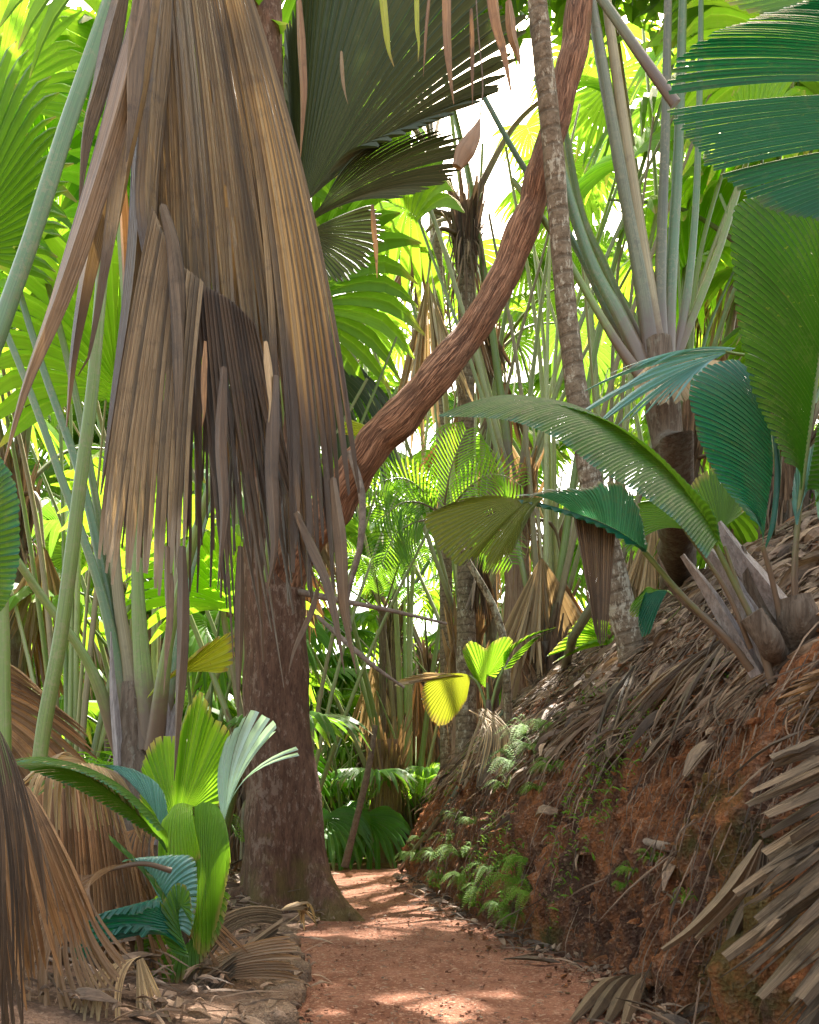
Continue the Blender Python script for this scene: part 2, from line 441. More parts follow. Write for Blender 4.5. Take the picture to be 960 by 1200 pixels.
G['soil'] = earth_mat('bank_soil', (.135, .068, .045), (.50, .185, .070), (.22, .12, .085), (.50, .30, .19), 1.0, 1., moss=(.10, .10, .026), streak=True, dist=.16, mossy=.61)
G['floor'] = earth_mat('forest_floor', (.11, .065, .042), (.20, .125, .085), (.07, .045, .032), (.30, .2, .14), 1.0, .8)
G['path'] = earth_mat('path_earth', (.20, .084, .050), (.285, .130, .080), (.13, .056, .034), (.46, .29, .20), 1.5, 1., dist=.025)


# ------------------------------------------------------------------ object helpers
def parent_world(p):
    v = Vector((0, 0, 0))
    while p is not None:
        v = v + p.location
        p = p.parent
    return v


def tag(o, label=None, cat=None, group=None, kind=None):
    for k, v in (('label', label), ('category', cat), ('group', group), ('kind', kind)):
        if v:
            o[k] = v
    return o


def thing(name, label, cat, loc, group=None):
    o = bpy.data.objects.new(name, None)
    o.empty_display_size = .2
    o.location = Vector([float(c) for c in loc])
    COL.objects.link(o)
    return tag(o, label, cat, group)


def part(name, mb, mat, parent, smooth=False, label=None):
    o = bpy.data.objects.new(name, mb.mesh(name, mat, smooth))
    COL.objects.link(o)
    o.parent = parent
    o.location = -parent_world(parent) if parent else (0, 0, 0)
    if label:
        o['label'] = label
    return o


def solo(name, mb, mat, label, cat, group=None, smooth=False, kind=None):
    """A thing of one mesh: its origin is moved to the middle of its underside."""
    v = np.concatenate(mb.v)
    c = np.array([(v[:, 0].min() + v[:, 0].max()) / 2, (v[:, 1].min() + v[:, 1].max()) / 2, v[:, 2].min()])
    mb.v = [x - c for x in mb.v]
    o = bpy.data.objects.new(name, mb.mesh(name, mat, smooth))
    o.location = Vector([float(x) for x in c])
    COL.objects.link(o)
    return tag(o, label, cat, group, kind)


def px(n, Y):
    return n / F * Y


# ------------------------------------------------------------------ the land
BY = [-8, 0, 3, 4.2, 5.2, 6.5, 8, 10, 13, 16, 20, 28, 60]
BX = [1.6, 1.5, 1.40, 1.36, 1.38, .98, .68, .36, .02, -.08, .3, 2, 8]
LY = [-8, 0, 4.2, 7, 8.2, 10, 13, 15, 16.6, 18, 60]
LX = [-.5, -.5, -.55, -.95, -.85, -1.0, -1.35, -1.75, -2.6, -5., -5.]
PD = [0, .1, .28, .6, 1.0, 1.6, 2.4, 4, 8, 30, 200]
PZ = [0, .45, 1.0, 1.6, 2.1, 2.75, 3.4, 4.4, 6, 9, 14]


def bank_base(y):
    return np.interp(y, BY, BX)


def path_left(y):
    return np.interp(y, LY, LX)


def height(x, y):
    d = x - bank_base(y)
    if d > 0:
        return float(np.interp(d, PD, PZ))
    e = path_left(y) - x
    if e > 0:
        return float(np.interp(e, [0, .15, .6, 2, 5, 200], [0, .06, .16, .4, .7, 3]))
    return 0.


def hit(px_, py_, y0=2.6, y1=24):
    """Where the line of sight through a photo pixel meets the land."""
    for Y in np.arange(y0, y1, .02):
        p = at(px_, py_, Y)
        if p[2] <= height(p[0], p[1]):
            return p
    p = at(px_, py_, y1)
    p[2] = height(p[0], p[1])
    return p


def fr(p, f, o=3):
    return noise.fractal(Vector((p[0] * f, p[1] * f, p[2] * f)), 1.0, 2.0, o)


def build_land():
    xs = np.unique(np.concatenate([np.linspace(-300, -12, 12), np.linspace(-12, -4, 30), np.linspace(-4, 2.2, 120), np.linspace(2.2, 8, 16), np.linspace(8, 300, 12)]))
    ys = np.unique(np.concatenate([np.linspace(-60, 0, 10), np.linspace(0, 14, 220), np.linspace(14, 30, 60), np.linspace(30, 500, 14)]))
    V = []
    for y in ys:
        for x in xs:
            z = height(min(x, bank_base(y)), y)
            if x < path_left(y):
                z += .05 * noise.noise(Vector((x * 2.3, y * 2.3, 0)))
            V.append((x, y, z - .03))
    V = np.array(V)
    mb = MB()
    mb.add(V, grid_quads(len(ys), len(xs)), V * 0)
    tag(part('ground', mb, G['floor'], None, True), kind='structure')

    # the trodden path, a sheet just above the ground
    ys = np.concatenate([np.linspace(.5, 14, 300), np.linspace(14.1, 17.2, 60)])
    us = np.linspace(0, 1, 70)
    V = []
    for y in ys:
        a = path_left(y) - .25
        b = bank_base(y) + .12
        for u in us:
            x = a + (b - a) * u
            e = min(u, 1 - u) * (b - a)
            z = .012 + .018 * noise.noise(Vector((x * 1.7, y * 1.7, 3))) + .006 * noise.noise(Vector((x * 9, y * 9, 5))) - .035 * max(0, 1 - e / .22) ** 2
            z += .03 * max(0, 1 - abs(u - 1) * (b - a) / .35)
            V.append((x, y, z))
    V = np.array(V)
    mb = MB()
    mb.add(V, grid_quads(len(ys), len(us)), V * 0)
    tag(part('path', mb, G['path'], None, True), kind='structure')

    # the cut bank: a sheet that follows its steep face and runs back up the slope
    ys = np.unique(np.concatenate([np.linspace(.8, 2.6, 14), np.linspace(2.6, 9, 300), np.linspace(9, 15, 120), np.linspace(15, 32, 30), np.linspace(32, 120, 8)]))
    arc = np.unique(np.concatenate([np.linspace(-.03, .7, 95), np.linspace(.7, 2.6, 80), np.linspace(2.6, 8, 22), np.linspace(8, 60, 8)]))
    V = []
    for y in ys:
        bx = bank_base(y)
        for d in arc:
            z = float(np.interp(d, PD, PZ)) if d >= 0 else -.06
            p = (bx + d, y, z)
            steep = math.exp(-(d / .75) ** 2)
            k = min(1, max(0, (d + .03) / .08))
            f1 = noise.fractal(Vector((p[0] * .9, y * .9, z * .9)), 1., 2., 3)
            f2 = noise.fractal(Vector((p[0] * 2., y * 5.2, z * 1.5)), 1., 2., 4)
            f3 = noise.fractal(Vector((p[0] * 11, y * 11, z * 11)), 1., 2., 2)
            f4 = abs(noise.noise(Vector((y * 3.1, z * .8, 7.))))
            a = k * (.12 * f1 + steep * (.15 * f2 + .045 * f3 - .13 * max(0, .18 - f4) / .18) + (1 - steep) * .045 * f2 + .012 * f3)
            V.append((p[0] - a * (.35 + .6 * steep), y, z + a * (1 - .5 * steep)))
    V = np.array(V)
    mb = MB()
    mb.add(V, grid_quads(len(ys), len(arc)), V * 0)
    tag(part('earth_bank', mb, G['soil'], None, True), kind='structure')


build_land()

# gaps in the canopy: lines towards the sun kept clear of far fronds, so that light falls where it does in the place
SUN_EL, SUN_AZ = 62, 16      # degrees; azimuth to the right of straight ahead
_e, _a = math.radians(SUN_EL), math.radians(SUN_AZ)
SUN = np.array([math.sin(_a) * math.cos(_e), math.cos(_a) * math.cos(_e), math.sin(_e)])
WELLS = [hit(430, 1016), hit(470, 1034), hit(405, 1030), hit(540, 1010), hit(505, 1050), hit(700, 905), hit(455, 1050), hit(520, 1077), hit(440, 1098), hit(500, 1182), hit(575, 1176), hit(400, 1092), hit(430, 1040), at(298, 850, 4.7), at(240, 870, 4.7), at(640, 600, 4.1),
         at(555, 382, 7.2), at(610, 285, 7.2), at(480, 470, 7.4), at(150, 140, 3.6), at(190, 285, 3.55), at(322, 480, 3.7), hit(640, 870), hit(600, 960), hit(725, 790), at(575, 775, 11), at(545, 630, 4.03), at(690, 600, 4.1), at(520, 830, 11)]
GLADES = [(hit(520, 1000), .8), (hit(490, 980), .8), (at(545, 560, 9.8), 1.), (at(470, 590, 9.8), .8), (at(430, 690, 15), 1.6), (at(130, 700, 11), 1.6), (at(640, 650, 13), 1.4), (at(420, 890, 19), 2.6), (at(440, 960, 17.5), 2.4), (at(400, 800, 16), 1.6), (at(300, 300, 14), 1.), (at(560, 200, 13), .8), (at(50, 560, 10), 1.4),
          (at(570, 790, 11), .8), (at(480, 750, 14), 1.3), (at(230, 760, 13), 1.3), (at(600, 410, 12), .9), (at(420, 470, 13), .9), (at(60, 700, 14), 1.5)]


def well_distance(P):
    """Distance of points to the nearest small gap line."""
    P = np.atleast_2d(P)
    best = np.full(len(P), 9.)
    for w in WELLS:
        d = P - w
        t = d @ SUN
        best = np.minimum(best, np.where(t > 1.5, np.linalg.norm(d - t[:, None] * SUN, axis=1), 9.))
    return best


def in_well(p, rad):
    p = np.asarray(p)
    if well_distance(p)[0] < rad:
        return True
    for w, g in GLADES:
        d = p - w
        t = float(np.dot(d, SUN))
        if t > 1.2 and np.linalg.norm(d - SUN * t) < rad * .6 + g:
            return True
    return False



def fine(base, k):
    """Living blades: nearly closed edges and close pleats."""
    d = {**base, **k}
    if d['split'] > .8:
        d['n'] = int(d['n'] * 1.9)
    return d


# ------------------------------------------------------------------ the big red-barked tree
def build_tree():
    base = at(338, 1072, 8.5)
    base[2] = 0
    t = thing('broadleaf_tree', 'big fluted red-brown tree beside the path with a bent limb', 'tree', base)
    P = pts([(338, 1092, 8.5), (337, 1060, 8.5), (334, 1010, 8.5), (330, 930, 8.5), (325, 840, 8.5), (322, 720, 8.5), (318, 500, 8.5), (311, 250, 8.5), (304, 0, 8.5), (298, -200, 8.5), (292, -420, 8.5)])
    R = np.array([74, 62, 51, 45, 41, 38, 34, 29, 25, 23, 18]) / F * 8.5
    d = np.linalg.norm(np.diff(P, axis=0), axis=1)
    s = np.concatenate([[0], np.cumsum(d)]) / d.sum()
    rad = np.interp(np.linspace(0, 1, 200), s, R)
    mb = MB()
    tube(mb, P, rad, ns=72, K=240, rough=.10, freq=2.2, lobes=4, lobe_amp=lambda q: .03 + .16 * np.exp(-(q / .07) ** 2) + .05 * np.exp(-(q / .3) ** 2), seed=1.9)
    part('trunk', mb, G['bark'], t, True)
    # root toes running into the earth
    for a, ln in ((-.5, .6), (3.5, .55), (1.4, .6)):
        mb = MB()
        c = base + np.array([0, 0, .1])
        dirv = np.array([math.cos(a), math.sin(a), 0])
        tube(mb, [c + dirv * .3 + [0, 0, .22], c + dirv * .5 + [0, 0, .08], c + dirv * (.45 + ln * .5) + [0, 0, -.04], c + dirv * (.5 + ln * .8) + [0, 0, -.2]], [.12, .14, .085, .05], ns=14, K=24, rough=.25, freq=5)
        part('root', mb, G['bark'], t, True)
    mb = MB()
    P = pts([(328, 700, 8.5), (345, 655, 8.3), (385, 596, 7.9), (430, 532, 7.6), (497, 456, 7.3), (560, 376, 7.2), (603, 292, 7.2), (630, 218, 7.2), (653, 135, 7.2), (672, 62, 7.2), (680, -30, 7.2), (684, -150, 7.3), (700, -330, 7.6)])
    P = spline(P, np.linspace(0, 1, 44))
    P[2:-1] += np.random.default_rng(15).normal(0, .011, (41, 3))
    R = np.interp(np.linspace(0, 1, 44), np.linspace(0, 1, 13), np.array([30, 25, 23, 21, 18.5, 17.5, 16.5, 16, 14.5, 13.5, 14, 13, 10])) / F * 7.3
    R = R * (1 + np.random.default_rng(16).normal(0, .04, 44))
    tube(mb, P, R, ns=44, K=260, rough=.2, freq=2.6, seed=4)
    part('limb', mb, G['limb'], t, True)
    # unseen crown above the path, its leaf clusters added for their shade
    mb = MB()
    r = np.random.default_rng(3)
    cl = []
    for i in range(54):      # clusters placed to shade the near path and its sides
        g = np.array([-2.6 + 4.8 * r.random(), 2.8 + 5. * r.random(), 1.2 * r.random() ** 2])
        if i < 8:        # and the leaves close by on the right
            g = np.array([.9 + 1.5 * r.random(), 2.9 + .3 * r.random(), 2.8 + 1.4 * r.random()])
        c = g + SUN * (15.3 + 2.2 * r.random() - g[2])
        c[2] = max(c[2], c[1] + 1.9)
        cl.append(tuple(c))
    for c in cl:
        c = np.array(c)
        mm = r.integers(120, 190)
        p = c + r.normal(0, 1, (mm, 3)) * [.5, .5, .3]
        p = p[well_distance(p) > .31]
        mm = len(p)
        x = unit(r.normal(0, 1, (mm, 3)))
        y = unit(np.cross(x, r.normal(0, 1, (mm, 3)) + [0, 0, 1.5]))
        s = (.10 + .12 * r.random((mm, 1)))
        V = np.stack([p - x * s * 1.6, p + y * s * .6, p + x * s * 1.6, p - y * s * .6], 1)
        mb.add(V, np.arange(mm * 4).reshape(-1, 4), np.tile([[.3, .5, r.random()]], (mm * 4, 1)))
    part('crown', mb, G['mixed'], t)
    top = at(292, -420, 8.5)
    for i, c in enumerate(cl[::8]):
        mb = MB()
        tube(mb, [top + [0, 0, -.8], (top + np.array(c)) / 2 + [0, 0, .3], c], [.12, .08, .03], ns=8, K=14, rough=.1)
        part('bough', mb, G['bark'], t, True)


build_tree()


# ------------------------------------------------------------------ helpers for fronds drawn one by one
def frond(parent, specs, mat, name='frond', stalk=None, label=None, smooth=False):
    """specs: keyword sets for blade(); stalk: (points, width in metres, material)."""
    mb = MB()
    for s in specs:
        blade(mb, **s)
    o = part(name, mb, G[mat], parent, smooth, label)
    if stalk:
        P, w, sm = stalk
        ms = MB()
        tube(ms, P, np.asarray(w) / 2, ns=10, K=40, oval=.75, groove=.25)
        part('petiole', ms, G[sm], o, True)
    return o


def petiole(parent, P, w, mat='stalk', name='petiole'):
    ms = MB()
    tube(ms, P, np.asarray(w, float) / 2, ns=12, K=44, oval=.7, groove=.3, rough=.05, freq=4)
    return part(name, ms, G[mat], parent, True)


# ------------------------------------------------------------------ the huge dead frond hanging in the upper left
def build_drape():
    t = thing('dead_frond', 'huge dry brown fan frond hanging down beside the big red-brown trunk', 'dead frond', at(260, 690, 3.7))
    r = np.random.default_rng(11)
    K = dict(rng=r, K=26)
    mb = MB()
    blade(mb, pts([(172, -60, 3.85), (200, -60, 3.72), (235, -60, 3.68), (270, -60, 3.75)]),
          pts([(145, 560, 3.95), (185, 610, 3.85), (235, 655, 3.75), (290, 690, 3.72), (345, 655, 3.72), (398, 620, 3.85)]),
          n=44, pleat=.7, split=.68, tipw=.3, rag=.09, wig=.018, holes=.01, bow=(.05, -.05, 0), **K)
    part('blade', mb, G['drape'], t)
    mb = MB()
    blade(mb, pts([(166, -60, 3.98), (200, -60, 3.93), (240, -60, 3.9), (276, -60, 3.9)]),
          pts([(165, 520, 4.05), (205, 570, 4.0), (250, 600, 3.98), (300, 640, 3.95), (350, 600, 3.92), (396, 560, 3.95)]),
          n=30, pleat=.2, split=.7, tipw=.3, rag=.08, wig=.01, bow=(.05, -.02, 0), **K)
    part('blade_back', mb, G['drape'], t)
    mb = MB()
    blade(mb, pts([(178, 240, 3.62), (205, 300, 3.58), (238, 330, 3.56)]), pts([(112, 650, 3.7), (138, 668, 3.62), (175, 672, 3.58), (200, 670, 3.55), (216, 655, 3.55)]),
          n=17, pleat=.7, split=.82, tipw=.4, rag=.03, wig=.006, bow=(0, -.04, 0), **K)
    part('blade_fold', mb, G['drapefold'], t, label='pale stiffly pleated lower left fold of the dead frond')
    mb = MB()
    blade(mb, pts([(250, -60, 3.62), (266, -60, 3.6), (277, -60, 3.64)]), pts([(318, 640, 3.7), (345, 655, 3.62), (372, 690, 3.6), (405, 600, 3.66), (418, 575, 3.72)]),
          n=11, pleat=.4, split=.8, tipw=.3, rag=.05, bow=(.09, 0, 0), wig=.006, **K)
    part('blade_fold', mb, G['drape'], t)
    mb = MB()
    blade(mb, pts([(228, 330, 3.64), (268, 350, 3.6), (300, 380, 3.6)]), pts([(255, 690, 3.66), (285, 720, 3.62), (312, 705, 3.62), (335, 640, 3.66), (362, 620, 3.7)]),
          n=17, pleat=.7, split=.3, tipw=.15, rag=.16, wig=.03, **K)
    part('torn_fold', mb, G['burnt'], t, label='blackened torn strips low on the dead frond')
    S_ = [([(178, -40), (135, 140), (75, 330), (30, 450), (4, 545)], 30, 'brown', 3.5),
          ([(170, -40), (150, 120), (112, 270), (88, 400), (78, 500)], 26, 'drape', 3.7),
          ([(186, -40), (150, 170), (128, 300), (104, 420), (92, 440)], 26, 'drape', 3.6),
          ([(176, -40), (168, 160), (158, 320), (135, 470), (118, 580)], 28, 'drape', 3.75),
          ([(150, -40), (118, 90), (100, 160), (92, 250)], 24, 'grey', 3.55),
          ([(165, -40), (155, 60), (152, 140), (148, 190)], 30, 'grey', 3.5),
          ([(196, -40), (176, 150), (172, 260), (190, 380), (176, 420)], 30, 'drape', 3.68),
          ([(190, 240), (205, 300), (212, 420), (206, 560)], 20, 'grey', 3.52),
          ([(140, 180), (148, 330), (143, 470), (130, 560)], 15, 'rust', 3.85),
          ([(348, 600), (372, 650), (390, 700), (404, 790)], 17, 'brown', 3.58),
          ([(390, 560), (400, 640), (404, 710), (418, 790)], 16, 'brown', 3.6),
          ([(282, 640), (281, 720), (280, 790), (279, 838)], 12, 'brown', 3.6),
          ([(214, 640), (214, 740), (209, 830), (204, 915)], 15, 'brown', 3.5),
          ([(196, 640), (197, 720), (195, 760), (192, 815)], 13, 'brown', 3.55),
          ([(372, 690), (362, 720), (345, 760), (338, 790)], 10, 'brown', 3.6),
          
          ([(312, 400), (316, 440), (318, 470), (315, 495)], 10, 'straw', 3.5), ([(152, 400), (156, 370), (150, 440), (140, 520)], 14, 'rust', 3.8), ([(262, 430), (258, 520), (262, 600), (255, 690)], 15, 'burnt', 3.5), ([(322, 440), (318, 540), (322, 640), (312, 700)], 17, 'burnt', 3.5),
          ([(240, 400), (238, 440), (239, 480), (237, 500)], 9, 'rust', 3.52)]
    for P, w, m, Y in S_:
        mb = MB()
        strip(mb, pts(P, Y), px(w, Y), K=22, fold=.5, hint=(r.normal(0, .4), -1, .1), twist=r.normal(0, .9), taper=(.5, .06))
        part('leaflet', mb, G[m], t)


build_drape()


# ------------------------------------------------------------------ left: the frond that enters at the very edge
def build_left():
    c = at(-150, 900, 2.6)
    c[2] = height(c[0], c[1])
    t = thing('fan_palm', 'dark green pleated frond entering from beyond the picture beside the tall pale petioles', 'palm', c)
    frond(t, [dict(orig=pts([(-150, 640, 2.6), (-140, 700, 2.6)]), tip=pts([(-40, 500, 2.6), (-4, 530, 2.55), (18, 568, 2.5), (23, 620, 2.5), (20, 670, 2.52), (4, 712, 2.6), (-40, 745, 2.7)]), n=46, K=10, pleat=.3, split=.98, tipw=.95, rag=.004)],
          'arch', stalk=(np.array([c, at(-160, 800, 2.6), at(-148, 670, 2.6)]), [.05, .035], 'stalk'))

    b = at(160, 900, 7.2)
    b[2] = height(b[0], b[1])
    t = thing('fan_palm', 'stout palm crown of thick green leaf stalks behind the brown frond heap', 'palm', b)
    mb = MB()
    tube(mb, [b + [0, 0, -.1], at(165, 960, 7.2), at(160, 880, 7.2), at(158, 800, 7.2)], [.24, .25, .2, .12], ns=20, K=40, rough=.25, freq=4)
    part('trunk', mb, G['boot'], t, True)
    ST = [([(145, 890), (105, 780), (50, 700), (8, 640), (-70, 540)], 14, 'stalk', (7.2, 6.6)),
          ([(158, 880), (120, 700), (72, 560), (28, 440), (-30, 300)], 13, 'stalk_teal', (7.2, 7)),
          ([(160, 870), (132, 730), (98, 570), (50, 430), (10, 300)], 14, 'stalk_teal', (7.2, 7.4)),
          ([(155, 880), (135, 740), (108, 560), (74, 400), (28, 230), (0, 120)], 12, 'stalk', (7.2, 7.8)),
          ([(176, 880), (164, 740), (159, 620), (150, 400), (140, 250)], 17, 'stalk', (7.1, 7.0)),
          ([(180, 880), (200, 740), (228, 630), (262, 520)], 15, 'stalk', (7.0, 6.4)),
          ([(170, 880), (150, 770), (138, 690), (130, 560)], 20, 'stalk_tan', (7.1, 7.3)),
          ([(188, 880), (206, 770), (222, 680), (246, 590), (262, 540)], 11, 'stalk_teal', (7.2, 7.4)),
          ([(150, 880), (190, 800), (205, 720), (208, 600)], 12, 'stalk_tan', (7.3, 7.8))]
    for i, (P, w, m, Y) in enumerate(ST):
        petiole(t, pts(P, Y), [px(w * 1.6, 7), px(w * .85, 7), px(w * .7, 7), px(w * .55, 7)], m)
    # broad living blades at the ends of two of the stalks
    frond(t, [dict(orig=pts([(-30, 300, 7), (-60, 240, 7)]), tip=pts([(60, 330, 7.2), (80, 220, 7.1), (70, 90, 7), (0, 0, 6.9), (-120, 0, 6.9), (-180, 150, 7)]), n=34, pleat=.4, split=.6, droop=.12)], 'mixed')
    frond(t, [dict(orig=pts([(0, 120, 7.8), (-10, 90, 7.8)]), tip=pts([(110, 150, 7.6), (95, 30, 7.7), (60, -80, 7.8), (-60, -130, 7.9), (-140, 0, 8)]), n=30, pleat=.4, split=.6, droop=.15)], 'lime')
    for P, w in (([(182, 990), (190, 900), (196, 850), (190, 800)], 22), ([(205, 970), (196, 880), (210, 820), (216, 800)], 18), ([(140, 960), (138, 880), (132, 800), (130, 740)], 12)):
        mb = MB()
        strip(mb, pts(P, 7.0), px(w, 7), K=14, fold=.5, hint=(.2, -1, 0))
        part('leaf_boot', mb, G['greyboot'], t)

    # tall single stalks nearer the lens
    b = at(40, 1000, 5.2)
    b[2] = height(b[0], b[1])
    t = thing('fan_palm', 'slim palm of two pale upright leaf stalks crossing the left side of the picture', 'palm', b)
    petiole(t, np.array([b, *pts([(46, 895), (72, 740), (95, 560), (110, 440), (125, 240), (132, 60), (130, -60)], 5.2)]), [px(20, 5.2), px(17, 5.2), px(14, 5.2), px(10, 5.2)], 'stalk')
    petiole(t, np.array([b + [-.2, 0, 0], *pts([(5, 890), (4, 790), (2, 700), (-10, 500), (-30, 300)], 5.2)]), [px(18, 5.2), px(16, 5.2), px(12, 5.2)], 'stalk')
    petiole(t, np.array([b + [-.3, .2, 0], *pts([(-120, 800), (-60, 560), (0, 385), (40, 270), (78, 150), (130, 0)], 4.9)]), [px(22, 5), px(22, 5), px(18, 5)], 'stalk_teal')
    frond(t, [dict(orig=pts([(130, -60, 5.2), (128, -110, 5.2)]), tip=pts([(40, 60, 5), (-20, -80, 5), (40, -300, 5.2), (180, -330, 5.4), (280, -200, 5.5), (260, -60, 5.4)]), n=30, split=.6, droop=.2)], 'mixed')


build_left()


# ------------------------------------------------------------------ dead fronds heaped at the bottom left
def dead(label, mat, blades, loc, name='dead_frond', rib=None, ribw=14):
    t = thing(name, label, 'dead frond', loc)
    mb = MB()
    for s in blades:
        blade(mb, **s)
    part('blade', mb, G[mat], t)
    if rib is not None:
        ms = MB()
        tube(ms, rib, [px(ribw, 4) / 2, px(ribw * .5, 4) / 2], ns=8, K=20)
        part('petiole', ms, G['stalk_tan'], t, True)
    return t


def build_heap():
    r = np.random.default_rng(5)
    D = lambda o, t, Yo, Yt, **k: dict(orig=pts(o, Yo), tip=pts(t, Yt), rng=r, **{**dict(K=16, pleat=.5, split=.75, tipw=.25, rag=.05, wig=.01), **k})
    dead('dark brown dead frond hanging at the very left edge of the heap', 'burnt',
         [D([(-40, 800), (-20, 820), (2, 860)], [(-60, 1210), (-10, 1210), (18, 1180), (34, 1110), (52, 1075), (60, 1090)], 2.8, 2.75, n=20, split=.6, wig=.04, bow=(.05, -.05, .05)),
          D([(-30, 950), (0, 1000)], [(-40, 1260), (5, 1250), (26, 1220)], 2.9, 2.9, n=7, split=.5, wig=.03)], at(10, 1200, 2.8))
    dead('broad rust-brown dead frond with upright pleats at the back of the heap', 'rust',
         [D([(20, 950), (60, 925), (105, 928), (140, 945)], [(-10, 1210), (60, 1230), (130, 1225), (190, 1190)], 4.8, 4.5, n=38, split=.62, bow=(.06, -.14, .08), wig=.035, rag=.14, pleat=.9),
          D([(120, 985), (170, 970), (200, 985)], [(90, 1220), (180, 1220), (262, 1190), (300, 1120)], 4.9, 4.6, n=34, split=.6, bow=(-.12, -.16, .12), wig=.035, rag=.14, pleat=.9)], at(110, 1200, 4.6))
    dead('pinkish tan dead frond sweeping down in a long arc at the front of the heap', 'pink',
         [D([(150, 1012), (128, 1018), (112, 1028)], [(150, 1110), (120, 1190), (70, 1240), (10, 1250), (-20, 1210), (0, 1150), (20, 1080)], 3.9, 3.7, n=74, pleat=.3, split=.96, tipw=.6, wig=.003, bow=(-.14, -.1, .10), rag=.05)],
         at(70, 1200, 3.8), rib=pts([(200, 1020, 4.1), (165, 1012, 4.0), (118, 1022, 3.9)]), ribw=8)
    dead('broad folded warm brown dead fan low at the left edge of the heap', 'rust',
         [D([(-12, 930), (10, 918), (34, 922)], [(-40, 1130), (5, 1150), (48, 1142), (84, 1118), (112, 1072)], 3.5, 3.35, n=30, pleat=.8, split=.86, bow=(.03, -.1, .06), wig=.015)], at(40, 1140, 3.4))
    dead('curled straw-coloured dead frond lying over the top of the heap', 'straw',
         [D([(125, 905), (95, 898), (60, 902)], [(178, 985), (150, 975), (120, 968), (70, 975), (25, 985)], 4.4, 4.2, n=20, pleat=.6, split=.4, wig=.05, bow=(0, -.05, .12)),
          D([(120, 900), (90, 892)], [(14, 962), (16, 935), (30, 915), (60, 905)], 4.4, 4.3, n=10, split=.4, wig=.04, bow=(0, 0, .08))], at(90, 985, 4.4))
    dead('dark brown dead frond standing behind the heap beneath the pale stalks', 'rust',
         [D([(-60, 770), (-40, 810), (-50, 860)], [(40, 800), (80, 840), (112, 890), (100, 930), (40, 940), (-10, 960)], 5.6, 5.4, n=22, split=.75, bow=(0, 0, .1), wig=.015)], at(20, 930, 5.5))
    dead('ragged pale feathery dead frond at the foot of the heap', 'straw',
         [D([(165, 1120), (150, 1128)], [(150, 1240), (120, 1215), (80, 1215), (58, 1235)], 3.9, 3.6, n=13, split=.3, wig=.06, bow=(-.05, 0, .08)),
          D([(168, 1122), (160, 1126)], [(215, 1215), (190, 1235), (160, 1245)], 3.9, 3.7, n=8, split=.3, wig=.06)], at(130, 1210, 3.8))
    t = thing('dead_frond', 'grey folded dead frond lying over the path edge in front of the tree', 'dead frond', at(280, 1150, 4.7))
    mb = MB()
    blade(mb, pts([(330, 1066), (331, 1078), (326, 1086)], 4.9), pts([(185, 1170), (195, 1185), (215, 1192)], 4.5), n=8, K=20, pleat=.5, split=.9, bow=(-.02, -.05, .2), rag=.03, rng=r)
    blade(mb, pts([(332, 1076), (322, 1096), (312, 1108)], 4.8), pts([(170, 1200), (182, 1210), (205, 1215)], 4.4), n=6, K=16, pleat=.6, split=.8, bow=(.02, -.05, .03), rng=r)
    part('blade', mb, G['grey'], t)
    mb = MB()
    blade(mb, pts([(222, 1142), (230, 1158)], 4.6), pts([(338, 1096), (346, 1110), (347, 1130), (342, 1152)], 4.7), n=13, K=14, pleat=.55, split=.93, tipw=.5, bow=(0, -.04, .05), rng=r)
    part('blade_fold', mb, G['pink'], t)
    mb = MB()
    for i in range(9):
        x = 330 + r.random() * 55
        strip(mb, pts([(330, 1066, 4.9), (345 + r.random() * 20, 1052 + r.random() * 14, 5.1), (x, 1062 + r.random() * 30, 5.3)]), .03, K=10, hint=(0, -.5, 1))
    part('leaflet', mb, G['straw'], t)


build_heap()


